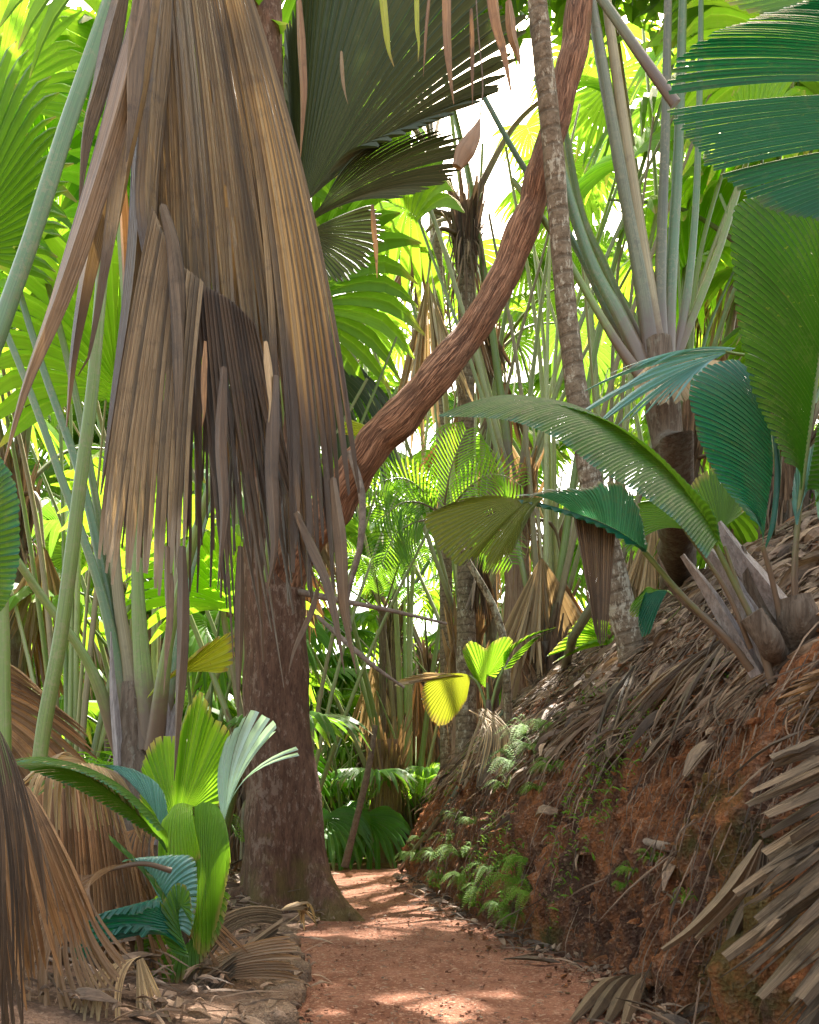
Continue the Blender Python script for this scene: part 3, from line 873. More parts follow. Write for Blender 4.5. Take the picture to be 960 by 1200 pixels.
# ------------------------------------------------------------------ young green palm at the bottom left
def build_sapling():
    b = at(212, 1160, 4.6)
    b[2] = height(b[0], b[1])
    t = thing('young_palm', 'young palm of upright lime and blue-green blades before the big trunk', 'palm', b)
    r = np.random.default_rng(8)
    B = lambda o, tt, Yo, Yt, **k: dict(orig=pts(o, Yo), tip=pts(tt, Yt), rng=r, **fine(dict(K=10, pleat=.32, split=.95, tipw=.75, rag=.008, slit=.08), k))
    st = lambda P, w=.03: (np.array([b, *pts(P[:-1], 4.6), pts(P[-1:], 4.6)[0]]), [w * 1.3, w], 'stalk')
    frond(t, [B([(198, 972), (206, 952), (214, 948), (222, 945), (232, 946)], [(163, 955), (167, 895), (183, 866), (210, 860), (222, 828), (234, 812), (246, 826), (250, 842), (267, 852), (269, 890), (258, 946)], 4.7, 4.75, n=17, pleat=.4, split=.97)], 'lime', stalk=st([(214, 1060), (216, 948)]))
    frond(t, [B([(262, 965), (268, 945)], [(262, 880), (268, 862), (280, 850), (293, 833), (306, 837), (320, 845), (324, 855), (312, 864)], 4.6, 4.7, n=8, split=.75, bow=(-.03, 0, .02)),
              B([(262, 965), (266, 950)], [(345, 876), (352, 886)], 4.6, 4.65, n=2, split=.4, bow=(-.07, 0, .05))], 'pale', stalk=st([(240, 1060), (263, 960)], .02), label='pale shining narrow blade with two yellow tips')
    frond(t, [B([(226, 944), (214, 941), (204, 944), (196, 956)], [(236, 1002), (222, 1030), (206, 1048), (192, 1052), (186, 1010)], 4.55, 4.45, n=9, split=.9, bow=(0, -.06, .05))], 'lime', stalk=st([(210, 1060), (212, 945)]))
    frond(t, [B([(228, 945), (240, 940), (254, 944), (261, 955)], [(222, 1090), (232, 1118), (246, 1108), (258, 1068), (270, 1010)], 4.55, 4.45, n=12, pleat=.4, split=.95, bow=(.02, -.06, .03))], 'mixed', stalk=st([(225, 1050), (240, 945)]))
    frond(t, [B([(205, 1092), (185, 1050), (165, 1015)], [(222, 1098), (229, 1070), (231, 1020), (222, 1003), (190, 1003), (165, 1005), (142, 1011)], 4.4, 4.4, n=14, split=.95, bow=(0, -.04, .03))], 'blue', stalk=st([(208, 1130), (203, 1088)], .022))
    frond(t, [B([(208, 1090), (185, 1040), (155, 1005)], [(196, 1060), (180, 1030), (150, 1000), (124, 978)], 4.38, 4.36, n=6, split=.8)], 'green')
    frond(t, [B([(222, 1120), (205, 1085), (188, 1064)], [(170, 1092), (148, 1085), (120, 1094), (100, 1115), (87, 1122), (86, 1100), (100, 1078), (140, 1068), (188, 1061)], 4.3, 4.15, n=13, split=.9, bow=(0, -.02, .05), droop=.1)], 'teal', stalk=st([(214, 1140), (222, 1118)], .025))
    frond(t, [B([(222, 1122), (212, 1090), (205, 1050)], [(200, 1115), (188, 1090), (190, 1060), (207, 1035), (222, 1045), (226, 1085)], 4.28, 4.28, n=9, split=.95)], 'green')
    frond(t, [B([(196, 1000), (170, 962), (135, 928), (100, 908)], [(186, 975), (150, 938), (110, 912), (60, 896), (12, 892)], 4.3, 3.9, n=18, pleat=.2, split=.9, bow=(.02, 0, .05)),
              B([(196, 1000), (170, 962), (135, 928), (100, 908)], [(186, 985), (140, 955), (90, 925), (40, 905), (12, 894)], 4.3, 3.95, n=18, pleat=.2, split=.9, bow=(.0, 0, .03))], 'arch', stalk=st([(205, 1070), (197, 998)], .028))
    frond(t, [B([(196, 985), (180, 950), (160, 925)], [(198, 960), (190, 925), (165, 905), (135, 897), (100, 897)], 4.6, 4.6, n=10, split=.93, bow=(0, 0, .05))], 'blue', stalk=st([(205, 1070), (196, 985)], .022))
    frond(t, [B([(205, 1100), (200, 1070)], [(160, 1130), (158, 1090), (168, 1060), (185, 1045)], 4.6, 4.5, n=9, split=.9, droop=.1),
              B([(220, 1120), (230, 1090)], [(175, 1145), (190, 1160), (225, 1140), (255, 1100), (270, 1050)], 4.6, 4.5, n=12, split=.9, bow=(0, 0, .1))], 'mixed')


build_sapling()


# ------------------------------------------------------------------ kerb stones along the left of the path
def build_stones():
    r = np.random.default_rng(21)
    L = [(314, 1215, 4.1, .14), (324, 1186, 4.42, .11), (334, 1163, 4.75, .12), (339, 1139, 5.25, .13), (338, 1120, 5.8, .12), (332, 1105, 6.4, .13), (328, 1093, 7.0, .11)]
    W = ['biggest', 'flat-topped', 'rounded', 'squared', 'pale', 'low', 'smallest']
    for i, (x, y, Y, s) in enumerate(L):
        c = at(x, y, Y)
        c[2] = .02
        u = np.linspace(0, math.pi, 18)
        th = np.linspace(0, 2 * math.pi, 28, endpoint=False)
        d = np.stack([np.sin(u)[:, None] * np.cos(th), np.sin(u)[:, None] * np.sin(th), np.cos(u)[:, None] + 0 * th], -1)
        d = np.sign(d) * np.abs(d) ** .6
        fl = d.reshape(-1, 3)
        nz = np.array([fr(p * 1.3 + i * 9, 1.4, 4) for p in fl])[:, None]
        sc = np.array([s * .95, s * 1.45, s * .8]) * (.85 + .3 * r.random(3))
        a = r.normal(0, .25)
        V = fl * (1 + .16 * nz) * sc
        V = np.stack([V[:, 0] * math.cos(a) - V[:, 1] * math.sin(a), V[:, 0] * math.sin(a) + V[:, 1] * math.cos(a), V[:, 2]], 1) + c
        mb = MB()
        mb.add(V, grid_quads(18, 28, True), V * 0)
        solo('kerb_stone', mb, G['stone'], 'weathered brown stone in the row edging the left of the path', 'stone', 'stones edging the path', True)


build_stones()


# ------------------------------------------------------------------ right bank: palms with big living blades
def build_right():
    r = np.random.default_rng(31)
    B = lambda o, tt, Yo, Yt, **k: dict(orig=pts(o, Yo), tip=pts(tt, Yt), rng=r, **fine(dict(K=12, pleat=.3, split=.97, tipw=.8, rag=.008, slit=.10), k))
    b = hit(925, 770)
    t = thing('young_palm', 'young palm rooted on the bank with broad dark and teal blades arching over the path', 'palm', b)
    mb = MB()
    tube(mb, [b + [.05, .1, -.2], at(935, 740, 4.5), at(930, 700, 4.45)], [.17, .13, .09], ns=18, K=24, rough=.25, freq=6)
    tube(mb, [b + [-.1, .0, -.1], at(905, 760, 4.4), at(880, 720, 4.35)], [.1, .08, .06], ns=14, K=18, rough=.2, freq=6)
    part('trunk', mb, G['boot'], t, True)
    Yb = 4.45
    S_ = lambda P, w, m='stalk': (np.array([*pts(P, (Yb, Yb - .1))]), w, m)
    frond(t, [B([(938, 575), (944, 530), (952, 470), (962, 400), (975, 320), (988, 300), (985, 340), (972, 420), (958, 500), (945, 575)],
                [(922, 545), (900, 500), (880, 450), (864, 375), (857, 295), (862, 243), (895, 228), (940, 215), (1000, 215), (1050, 260), (1060, 380), (1030, 480), (985, 560), (955, 590)], 4.35, 4.2, n=52, K=14, pleat=.3, bow=(0, -.07, 0))],
          'dark', stalk=S_([(932, 735), (932, 650), (940, 570), (952, 480), (968, 370), (985, 300)], [.045, .03, .022, .012]))
    frond(t, [B([(894, 640), (900, 590), (906, 545), (903, 500), (908, 540), (905, 600), (896, 645)],
                [(880, 608), (842, 562), (816, 505), (809, 452), (832, 428), (868, 424), (890, 455), (906, 500), (913, 540), (910, 600)], 4.5, 4.55, n=34, K=12, bow=(0, -.05, .01))],
          'teal', stalk=S_([(915, 725), (905, 680), (894, 640)], [.035, .026]))
    frond(t, [B([(934, 620), (942, 580), (952, 550)], [(928, 585), (934, 545), (955, 520), (985, 515), (985, 570), (958, 610)], 4.4, 4.45, n=16)], 'blue', stalk=S_([(936, 735), (930, 680), (935, 615)], [.03, .02]))
    # long arching blade, folded down along its rib
    ribD = [(840, 642), (820, 604), (790, 559), (742, 514), (690, 482), (640, 470)]
    frond(t, [B(ribD, [(828, 655), (795, 614), (748, 578), (700, 550), (648, 512), (590, 492), (512, 488)], 4.35, 4.0, n=40, K=18, pleat=.13, rag=.003, slit=.04, bow=(.02, -.02, .055)),
              B(ribD, [(846, 640), (836, 600), (800, 560), (750, 515), (690, 484), (610, 470), (512, 487)], 4.36, 4.15, n=26, K=16, pleat=.13, rag=.003, bow=(0, .06, .05))],
          'arch', stalk=S_([(905, 800), (885, 735), (858, 678), (838, 638)], [.05, .035, .03]))
    # folded blade with a teal face and an olive torn end
    frond(t, [B([(757, 648), (735, 628), (700, 610), (670, 600)], [(756, 640), (750, 600), (738, 576), (722, 562), (690, 571), (650, 574), (608, 583)], 4.2, 4.05, n=20, K=12, split=.9, tipw=.4, rag=.03, bow=(0, -.03, .02))],
          'fold', stalk=S_([(880, 785), (855, 752), (800, 698), (755, 646)], [.045, .03, .028]))
    frond(t, [B([(757, 648), (735, 632), (700, 615), (670, 604)], [(740, 640), (700, 616), (650, 598), (605, 587)], 4.2, 4.04, n=6, K=12, bow=(0, -.01, .01))], 'teal', name='midrib')
    frond(t, [B([(640, 583), (622, 583), (605, 584)], [(614, 606), (603, 642), (590, 655), (571, 668), (566, 650), (540, 664), (520, 648), (506, 628), (499, 606), (530, 588)], 4.06, 4.0, n=22, K=12, split=.9, bow=(0, -.02, .015), holes=.012)],
          'olive', label='olive torn end of the folded blade')
    frond(t, [B([(672, 602), (695, 612), (722, 624)], [(698, 742), (704, 756), (711, 748)], 4.15, 4.1, n=9, K=14, pleat=.7, split=.9, wig=.004)], 'brown', name='dead_blade', label='dark dried blade hanging like a closed fan')
    frond(t, [B([(800, 620), (795, 605)], [(735, 648), (722, 622), (732, 598), (765, 588), (800, 590)], 5.0, 5.0, n=14, bow=(0, 0, .06))], 'green', stalk=S_([(880, 760), (850, 690), (799, 615)], [.03, .02]))
    frond(t, [B([(850, 650), (846, 620)], [(800, 600), (812, 565), (838, 548), (862, 560), (872, 600)], 5.0, 5.1, n=15)], 'mixed', stalk=S_([(895, 760), (870, 700), (849, 640)], [.03, .02]))
    for P, w, m in (([(905, 780), (880, 720), (850, 670), (820, 630)], 28, 'greyboot'), ([(890, 790), (858, 735), (830, 690), (800, 650)], 20, 'greyboot'), ([(918, 830), (905, 770), (890, 720), (868, 690)], 24, 'greyboot'),
                    ([(955, 760), (900, 690), (868, 650), (842, 612)], 34, 'greyboot'), ([(960, 790), (910, 740), (885, 700), (870, 640)], 22, 'boot'), ([(860, 760), (835, 730), (790, 690), (772, 655)], 12, 'boot')):
        mb = MB()
        strip(mb, pts(P, 4.5), px(w, 4.5), K=16, fold=.6, hint=(-.3, -1, .3), taper=(.9, .3))
        part('leaf_boot', mb, G[m], t)

    t = thing('log', 'twisted mossy log end lying beneath the young palm on the bank', 'log', hit(900, 790))
    h0 = hit(905, 800)
    mb = MB()
    tube(mb, [h0 + [-.12, 0, -.05], h0 + [-.1, -.1, .12], h0 + [.05, -.1, .17], h0 + [.2, -.05, .12], h0 + [.45, .1, .2]], [.045, .06, .055, .06, .05], ns=16, K=40, rough=.25, freq=8)
    part('wood', mb, G['stick'], t, True)

    # upper right: close teal frond whose rib is beyond the picture
    b = at(1250, 800, 3.0)
    b[2] = height(b[0], b[1])
    t = thing('fan_palm', 'big close teal frond split into three pleated bands', 'palm', b)
    frond(t, [B([(1110, 40), (1130, 110)], [(1000, -30), (940, 2), (880, 22), (832, 40), (797, 68), (783, 100), (789, 110)], 3.15, 2.9, n=20, K=14, pleat=.45, split=.97, bow=(0, 0, .05)),
              B([(1130, 112), (1130, 160)], [(785, 128), (798, 152), (820, 178), (838, 200)], 3.15, 2.9, n=12, K=14, pleat=.45, split=.97, bow=(0, 0, .03)),
              B([(1130, 162), (1125, 230)], [(842, 203), (875, 230), (920, 250), (980, 262), (1040, 290)], 3.15, 2.95, n=15, K=14, pleat=.45, split=.96, bow=(0, 0, .03))],
          'teal', stalk=(np.array([b, at(1300, 400, 3.1), at(1240, 200, 3.15), at(1125, 130, 3.15)]), [.06, .05, .03], 'stalk'))
    for Yk, P in ((3.4, [(958, -20), (900, -15), (860, 10), (840, 20)]),):
        frond(t, [B([(1080, -60), (1090, -20)], [(960, -60), (880, -20), (850, 2), (900, 18), (1000, 20)], 3.5, 3.3, n=12, split=.9)], 'green')

    # light feathery fan in the middle right
    b = hit(905, 640)
    t = thing('fan_palm', 'small palm with a light feathery fan reaching left above the bank', 'palm', b)
    frond(t, [B([(862, 408), (850, 414), (840, 420)], [(766, 424), (722, 430), (700, 440), (690, 452), (692, 464), (690, 478), (712, 487), (745, 482), (780, 468), (815, 450)], 5.6, 5.5, n=17, K=12, split=.45, tipw=.1, droop=.05, rag=.08, bow=(0, 0, .04))], 'blue',
          stalk=(np.array([b, at(915, 520, 5.7), at(900, 430, 5.65), at(850, 412, 5.6)]), [.03, .025, .018], 'stalk'))
    frond(t, [B([(895, 470), (905, 480)], [(865, 380), (895, 350), (940, 360), (965, 420), (950, 480)], 5.8, 5.8, n=16, split=.6)], 'mixed', stalk=(np.array([b, at(910, 560, 5.8), at(898, 474, 5.8)]), [.03, .02], 'stalk'))

    # the big palm on the bank with a sheaf of tall stalks
    b = hit(790, 690, 6)
    b[2] -= .1
    Yp = 7.4
    t = thing('fan_palm', 'big palm with a sheaf of tall grey-green stalks fanning from a dark trunk', 'palm', b)
    mb = MB()
    tube(mb, [b + [0, 0, -.2], at(795, 600, Yp), at(783, 520, Yp), at(776, 450, Yp), at(772, 400, Yp)], [.24, .22, .2, .2, .12], ns=22, K=60, rough=.3, freq=4)
    part('trunk', mb, G['boot'], t, True)
    ST = [([(768, 440), (752, 330), (735, 240), (703, 60), (682, -60)], 18, 'stalk_dark', Yp), ([(778, 440), (750, 270), (716, 40), (705, -60)], 16, 'stalk_tan', Yp),
          ([(776, 430), (774, 330), (780, 150), (784, -60)], 13, 'stalk_dark', Yp), ([(782, 430), (786, 330), (795, 180), (802, -60)], 14, 'stalk_teal', Yp + .1),
          ([(790, 430), (806, 340), (816, 230), (821, 60), (822, -60)], 9, 'stalk_teal', Yp + .2), ([(760, 440), (726, 370), (690, 300), (655, 190), (630, 90)], 15, 'stalk_teal', Yp),
          ([(756, 440), (715, 370), (670, 280), (610, 190), (560, 100)], 9, 'stalk_teal', Yp + .2), ([(750, 440), (722, 400), (680, 330), (640, 262), (600, 210)], 10, 'stalk', Yp - .1),
          ([(765, 430), (735, 370), (708, 310), (682, 250), (660, 140)], 11, 'stalk', Yp + .3), ([(785, 440), (800, 400), (840, 300), (875, 190)], 10, 'stalk', Yp + .2)]
    for P, w, m, Y in ST:
        petiole(t, pts(P, Y), [px(w * 1.35, Y), px(w * .95, Y), px(w * .82, Y), px(w * .65, Y)], m)
    frond(t, [B([(770, 418), (790, 412)], [(735, 450), (760, 470), (800, 470), (850, 440), (840, 425)], 7.2, 7.0, n=12, split=.7, wig=.02, pleat=.5)], 'straw', name='dead_frond', label='short tan dead frond folded down under the stalks')
    for tip, hub, mt in (([(600, -20), (620, -160), (720, -260), (800, -160), (760, -40)], [(684, -60), (690, -90)], 'mixed'), ([(720, -60), (760, -260), (860, -260), (900, -120), (850, -40)], [(800, -60), (805, -90)], 'mixed'),
                         ([(850, 150), (860, 90), (910, 60), (950, 110), (930, 190)], [(876, 188), (885, 170)], 'lime')):
        frond(t, [B(hub, tip, Yp, Yp + .1, n=26, split=.6, droop=.15, pleat=.4)], mt)
    mb = MB()
    tube(mb, pts([(792, 122), (752, 66), (706, 0), (660, -60)], 6.4), [px(7, 6.4), px(6, 6.4), px(5, 6.4)], ns=10, K=20, oval=.7)
    part('petiole', mb, G['stalk_dark'], t, True)

    # slim ringed trunks
    b = hit(742, 778, 5)
    Yt = b[1]
    t = thing('slender_palm', 'slim grey mottled trunk crossing in front of the red limb', 'palm', b)
    mb = MB()
    tube(mb, np.array([b + [0, 0, -.2], *pts([(742, 772), (716, 660), (692, 560), (672, 430), (660, 320), (650, 200), (640, 100), (628, -20), (612, -260)], (Yt, 6.6))]), [px(19, 7), px(17, 7), px(14, 7), px(13, 7), px(12, 7), px(12, 7), px(11, 7), px(10, 7), px(9, 7)], ns=24, K=160, rough=.08, freq=5)
    part('trunk', mb, G['ring'], t, True)


build_right()


# ------------------------------------------------------------------ dark frond overhead, seen from below
def build_overhead():
    r = np.random.default_rng(41)
    B = lambda o, tt, Yo, Yt, **k: dict(orig=pts(o, Yo), tip=pts(tt, Yt), rng=r, **{**dict(K=12, pleat=.4, split=.9, tipw=.3, rag=.03), **k})
    b = at(250, 1010, 9.6)
    b[2] = height(b[0], b[1])
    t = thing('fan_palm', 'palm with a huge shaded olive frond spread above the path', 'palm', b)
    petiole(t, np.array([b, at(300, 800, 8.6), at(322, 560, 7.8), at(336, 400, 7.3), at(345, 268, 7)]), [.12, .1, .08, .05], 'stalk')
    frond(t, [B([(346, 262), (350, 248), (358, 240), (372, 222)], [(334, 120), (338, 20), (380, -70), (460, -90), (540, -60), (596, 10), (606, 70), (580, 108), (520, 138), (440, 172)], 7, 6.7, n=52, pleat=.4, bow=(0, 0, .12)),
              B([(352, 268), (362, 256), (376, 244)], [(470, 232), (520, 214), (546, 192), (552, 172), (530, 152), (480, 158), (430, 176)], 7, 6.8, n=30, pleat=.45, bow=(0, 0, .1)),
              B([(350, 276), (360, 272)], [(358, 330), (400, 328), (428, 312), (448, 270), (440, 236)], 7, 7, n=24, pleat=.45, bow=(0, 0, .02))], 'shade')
    # dead leaflets drooping from the frond's rim
    for P, w, m, Y in (([(350, 0), (353, 60), (355, 110), (352, 185)], 11, 'rust', 6.6), ([(446, -30), (452, 30), (456, 60), (462, 78)], 9, 'yellow', 6.5), ([(488, -30), (489, 30), (491, 50), (490, 72)], 6, 'yellow', 6.4),
                       ([(524, -40), (524, 30), (527, 80), (532, 122)], 11, 'rust', 6.2), ([(575, -40), (582, 20), (592, 60), (600, 112)], 16, 'rust', 6.2), ([(596, 0), (600, 40), (606, 60), (610, 78)], 12, 'rust', 6.3),
                       ([(505, -20), (500, 30), (498, 60), (496, 90)], 4, 'rust', 6.3), ([(552, 10), (553, 60), (553, 90), (554, 130)], 6, 'rust', 6.2), ([(436, 240), (438, 270), (440, 290), (442, 326)], 7, 'rust', 6.8), ([(400, 60), (402, 90), (405, 110), (408, 122)], 5, 'tan', 6.4)):
        mb = MB()
        strip(mb, pts(P, Y), px(w, Y), K=14, fold=.5, hint=(r.normal(0, .3), -1, 0), twist=r.normal(0, .6), taper=(.6, .1))
        part('dead_leaflet', mb, G[m], t)
    t = thing('dead_spathe', 'pale rolled dry sheath hanging below the shaded frond', 'dead leaf', at(545, 195, 6.6))
    mb = MB()
    tube(mb, pts([(562, 140), (556, 158), (546, 176), (536, 196)], 6.6), [.008, .055, .085, .045], ns=16, K=18, oval=.55, rough=.12, freq=9, cap=False)
    part('sheath', mb, G['pink'], t, True)
    ms = MB()
    tube(ms, pts([(562, 142), (566, 100), (560, 30), (555, -60)], 6.6), [.006, .006], ns=6, K=12)
    part('stalk', ms, G['stick'], t, True)


build_overhead()


# ------------------------------------------------------------------ dead fronds on the lower right
def build_lower_right():
    r = np.random.default_rng(51)
    t = thing('dead_frond', 'large stiff grey-tan dead frond with blunt strips leaning on the bank', 'dead frond', at(930, 1200, 2.9))
    tips = [(905, 890), (892, 918), (890, 950), (903, 972), (908, 1006), (903, 1032), (874, 1062), (886, 1088), (868, 1136), (892, 1152), (908, 1192), (930, 1215), (960, 1240)]
    orig = [(1050, 838), (1080, 880), (1095, 930), (1085, 985)]
    tt = spline(pts(tips, (3.0, 2.65)), np.linspace(0, 1, 20))
    oo = spline(pts(orig, (3.1, 2.9)), np.linspace(0, 1, 20))
    mb = MB()
    for i in range(19):
        j = r.normal(0, .05)
        O = oo[i] * .5 + oo[i + 1] * .5
        T = (tt[i] + tt[i + 1]) / 2
        T = O + (T - O) * (1 + r.normal(0, .05)) + np.array([0, r.normal(0, .05), r.normal(0, .012)])
        M = (O + T) / 2 + np.array([r.normal(0, .01), -.05 + r.normal(0, .03), .02 + r.normal(0, .015)])
        strip(mb, [O, M, T], .074 + .016 * r.random(), K=18, fold=.3, hint=(-.1 + r.normal(0, .15), -1, .35 + r.normal(0, .15)), twist=r.normal(0, .5), taper=(.5, .35 + .4 * r.random()))
    for i in range(30):           # split and curling shreds
        q = r.integers(0, 20)
        T = tt[q] + r.normal(0, .03, 3)
        O = T + (oo[q] - T) * (.15 + .5 * r.random())
        strip(mb, [O, (O + T) / 2 + [r.normal(0, .02), -.06, .01], T + [-.02, 0, -.05 * r.random()]], .008 + .022 * r.random(), K=12, fold=.6, hint=(r.normal(0, .4), -1, .3), twist=r.normal(0, 1.5), taper=(.4, .1))
    part('blade', mb, G['grey'], t)
    t = thing('dead_frond', 'dark withered frond with drooping strips on the red earth face', 'dead frond', at(840, 1120, 3.5))
    for P, w, m in (([(893, 985), (858, 1040), (815, 1085), (776, 1113)], 18, 'brown'), ([(893, 988), (870, 1040), (838, 1078), (815, 1100)], 16, 'brown'), ([(895, 990), (880, 1050), (858, 1100), (845, 1145)], 16, 'grey'),
                    ([(897, 990), (888, 1050), (878, 1100), (866, 1130)], 14, 'grey'), ([(899, 990), (900, 1040), (896, 1080), (888, 1115)], 14, 'brown')):
        mb = MB()
        strip(mb, pts(P, 3.45), px(w, 3.5), K=18, fold=.7, hint=(-.3, -1, .2), twist=r.normal(0, .4), taper=(.3, .3))
        part('leaflet', mb, G[m], t)
    t = thing('dead_frond', 'small grey curled dead leaf lying on the path at the foot of the bank', 'dead frond', at(725, 1195, 4.2))
    mb = MB()
    c = at(690, 1205, 4.1)
    c[2] = .03
    e = at(757, 1152, 4.9)
    e[2] = .1
    for k in (-1, 0, 1, 2):
        o = np.array([.05 * k, -.02 * k, .0])
        strip(mb, [c + o * 1.6, (c + e) / 2 + o + [0, 0, .09], e + o * .5 + [0, 0, .03 * k]], .075, K=14, fold=.5, hint=(.2, -.4, 1), twist=.3 * k, taper=(.4, .35))
    part('blade', mb, G['grey'], t)
    dead('rust-coloured dead frond lying at the right edge below the young palm', 'rust',
         [dict(orig=pts([(1010, 770), (1020, 810)], 4.0), tip=pts([(940, 790), (918, 808), (912, 830), (930, 848), (975, 855)], 3.8), n=11, K=10, pleat=.5, split=.6, rng=r)], at(945, 850, 3.9))
    dead('pale cream dead frond lying flat near the crest of the bank', 'straw',
         [dict(orig=np.array([hit(745, 775, 5) + [0, 0, .06], hit(752, 783, 5) + [0, 0, .06]]), tip=np.array([hit(700, 782, 5) + [0, -.1, .08], hit(685, 805, 5) + [0, -.1, .1], hit(684, 830, 5) + [0, -.1, .1], hit(715, 822, 5) + [0, -.1, .08]]), n=9, K=8, pleat=.3, split=.9, rng=r)], hit(710, 830, 5))
    # the whole side of the bank is hung with fallen fronds
    for P0, tipsl, m, lab in (((745, 800), [(640, 960), (668, 975), (690, 955), (715, 930)], 'grey', 'fallen frond of loose grey strips draped down the middle of the bank'),
                              ((850, 770), [(690, 880), (715, 905), (760, 930), (800, 925)], 'brown', 'fallen dark frond of thin strips spread under the young palm'),
                              ((735, 830), [(585, 905), (600, 925), (630, 940), (660, 930)], 'litter', 'fallen brown frond lying across the left shoulder of the bank')):
        h0 = hit(*P0) + [0, -.08, .12]
        mb = MB()
        tp = spline(np.array([hit(*q) for q in tipsl]), np.linspace(0, 1, 30))
        for i in range(30):
            T = tp[i] + r.normal(0, .07, 3) + [0, -.05, .05]
            T = h0 + (T - h0) * (.75 + .35 * r.random())
            M = (h0 + T) / 2 + [r.normal(0, .05), -.08 + r.normal(0, .04), .08 + r.normal(0, .05)]
            strip(mb, [h0 + r.normal(0, .03, 3), M, T], .022 + .02 * r.random(), K=12, fold=.5, hint=(-.4, -1, .5), twist=r.normal(0, 1.), taper=(.6, .1))
        t = thing('dead_frond', lab, 'dead frond', hit(*tipsl[1]))
        part('blade', mb, G[m], t)
    t = thing('root', 'bare grey root sticking out of the red earth face', 'root', hit(785, 995))
    mb = MB()
    h0, h1 = hit(748, 986), hit(815, 1000)
    tube(mb, [h0 + [-.02, -.06, .02], h0 * .6 + h1 * .4 + [0, -.06, 0], h1 + [.05, .08, .0]], [.022, .03, .03], ns=12, K=24, rough=.2, freq=9)
    tube(mb, [h0 + [.05, -.03, 0], h0 + [-.03, -.1, -.1], h0 + [-.08, -.06, -.25]], [.014, .014, .008], ns=8, K=16, rough=.2, freq=9)
    part('wood', mb, G['stick'], t, True)


build_lower_right()


# ------------------------------------------------------------------ small plants on the bank
def clods(name, label, mat, places, seed):
    r = np.random.default_rng(seed)
    mb = MB()
    base = np.array([[1, 0, 0], [0, 1, 0], [-1, 0, 0], [0, -1, 0], [.7, .7, .8], [-.7, .7, .8], [-.7, -.7, .8], [.7, -.7, .8]], float)
    q = np.array([(0, 1, 4, 7), (1, 2, 5, 4), (2, 3, 6, 5), (3, 0, 7, 6), (4, 5, 6, 7)])
    for p, s in places:
        v = base * (s * (.6 + .8 * r.random(3))) * (1 + .35 * r.normal(0, 1, (8, 1)))
        a = r.random() * 6.28
        v = np.stack([v[:, 0] * math.cos(a) - v[:, 1] * math.sin(a), v[:, 0] * math.sin(a) + v[:, 1] * math.cos(a), v[:, 2]], 1)
        mb.add(v + p, q, v * 0)
    tag(part(name, mb, mat, None), label, None, None, 'stuff')


def build_crumbs():
    r = np.random.default_rng(71)
    L = []
    for i in range(3600):
        y = 3.4 + 8.5 * r.random() ** 1.6
        d = 1.3 * r.random() ** 1.1
        x = bank_base(y) + d
        s = .006 + .028 * r.random() ** 4
        L.append((np.array([x - .06 - .05 * r.random(), y, height(x, y) + .015]), s))
    for i in range(900):
        y = 3.7 + 8 * r.random() ** 1.5
        x = bank_base(y) - .45 * r.random() ** 2.5
        L.append((np.array([x, y, .02]), .005 + .022 * r.random() ** 4))
    clods('soil_crumbs', 'loose clods on the earth face and along its foot', G['soil'], L, 1)
    L = []
    for i in range(2200):
        y = 3.9 + 9 * r.random() ** 1.6
        x = path_left(y) + (bank_base(y) - path_left(y)) * r.random()
        L.append((np.array([x, y, .022]), .003 + .011 * r.random() ** 5))
    clods('path_gravel', 'small grit scattered over the path', G['path'], L, 2)


build_crumbs()


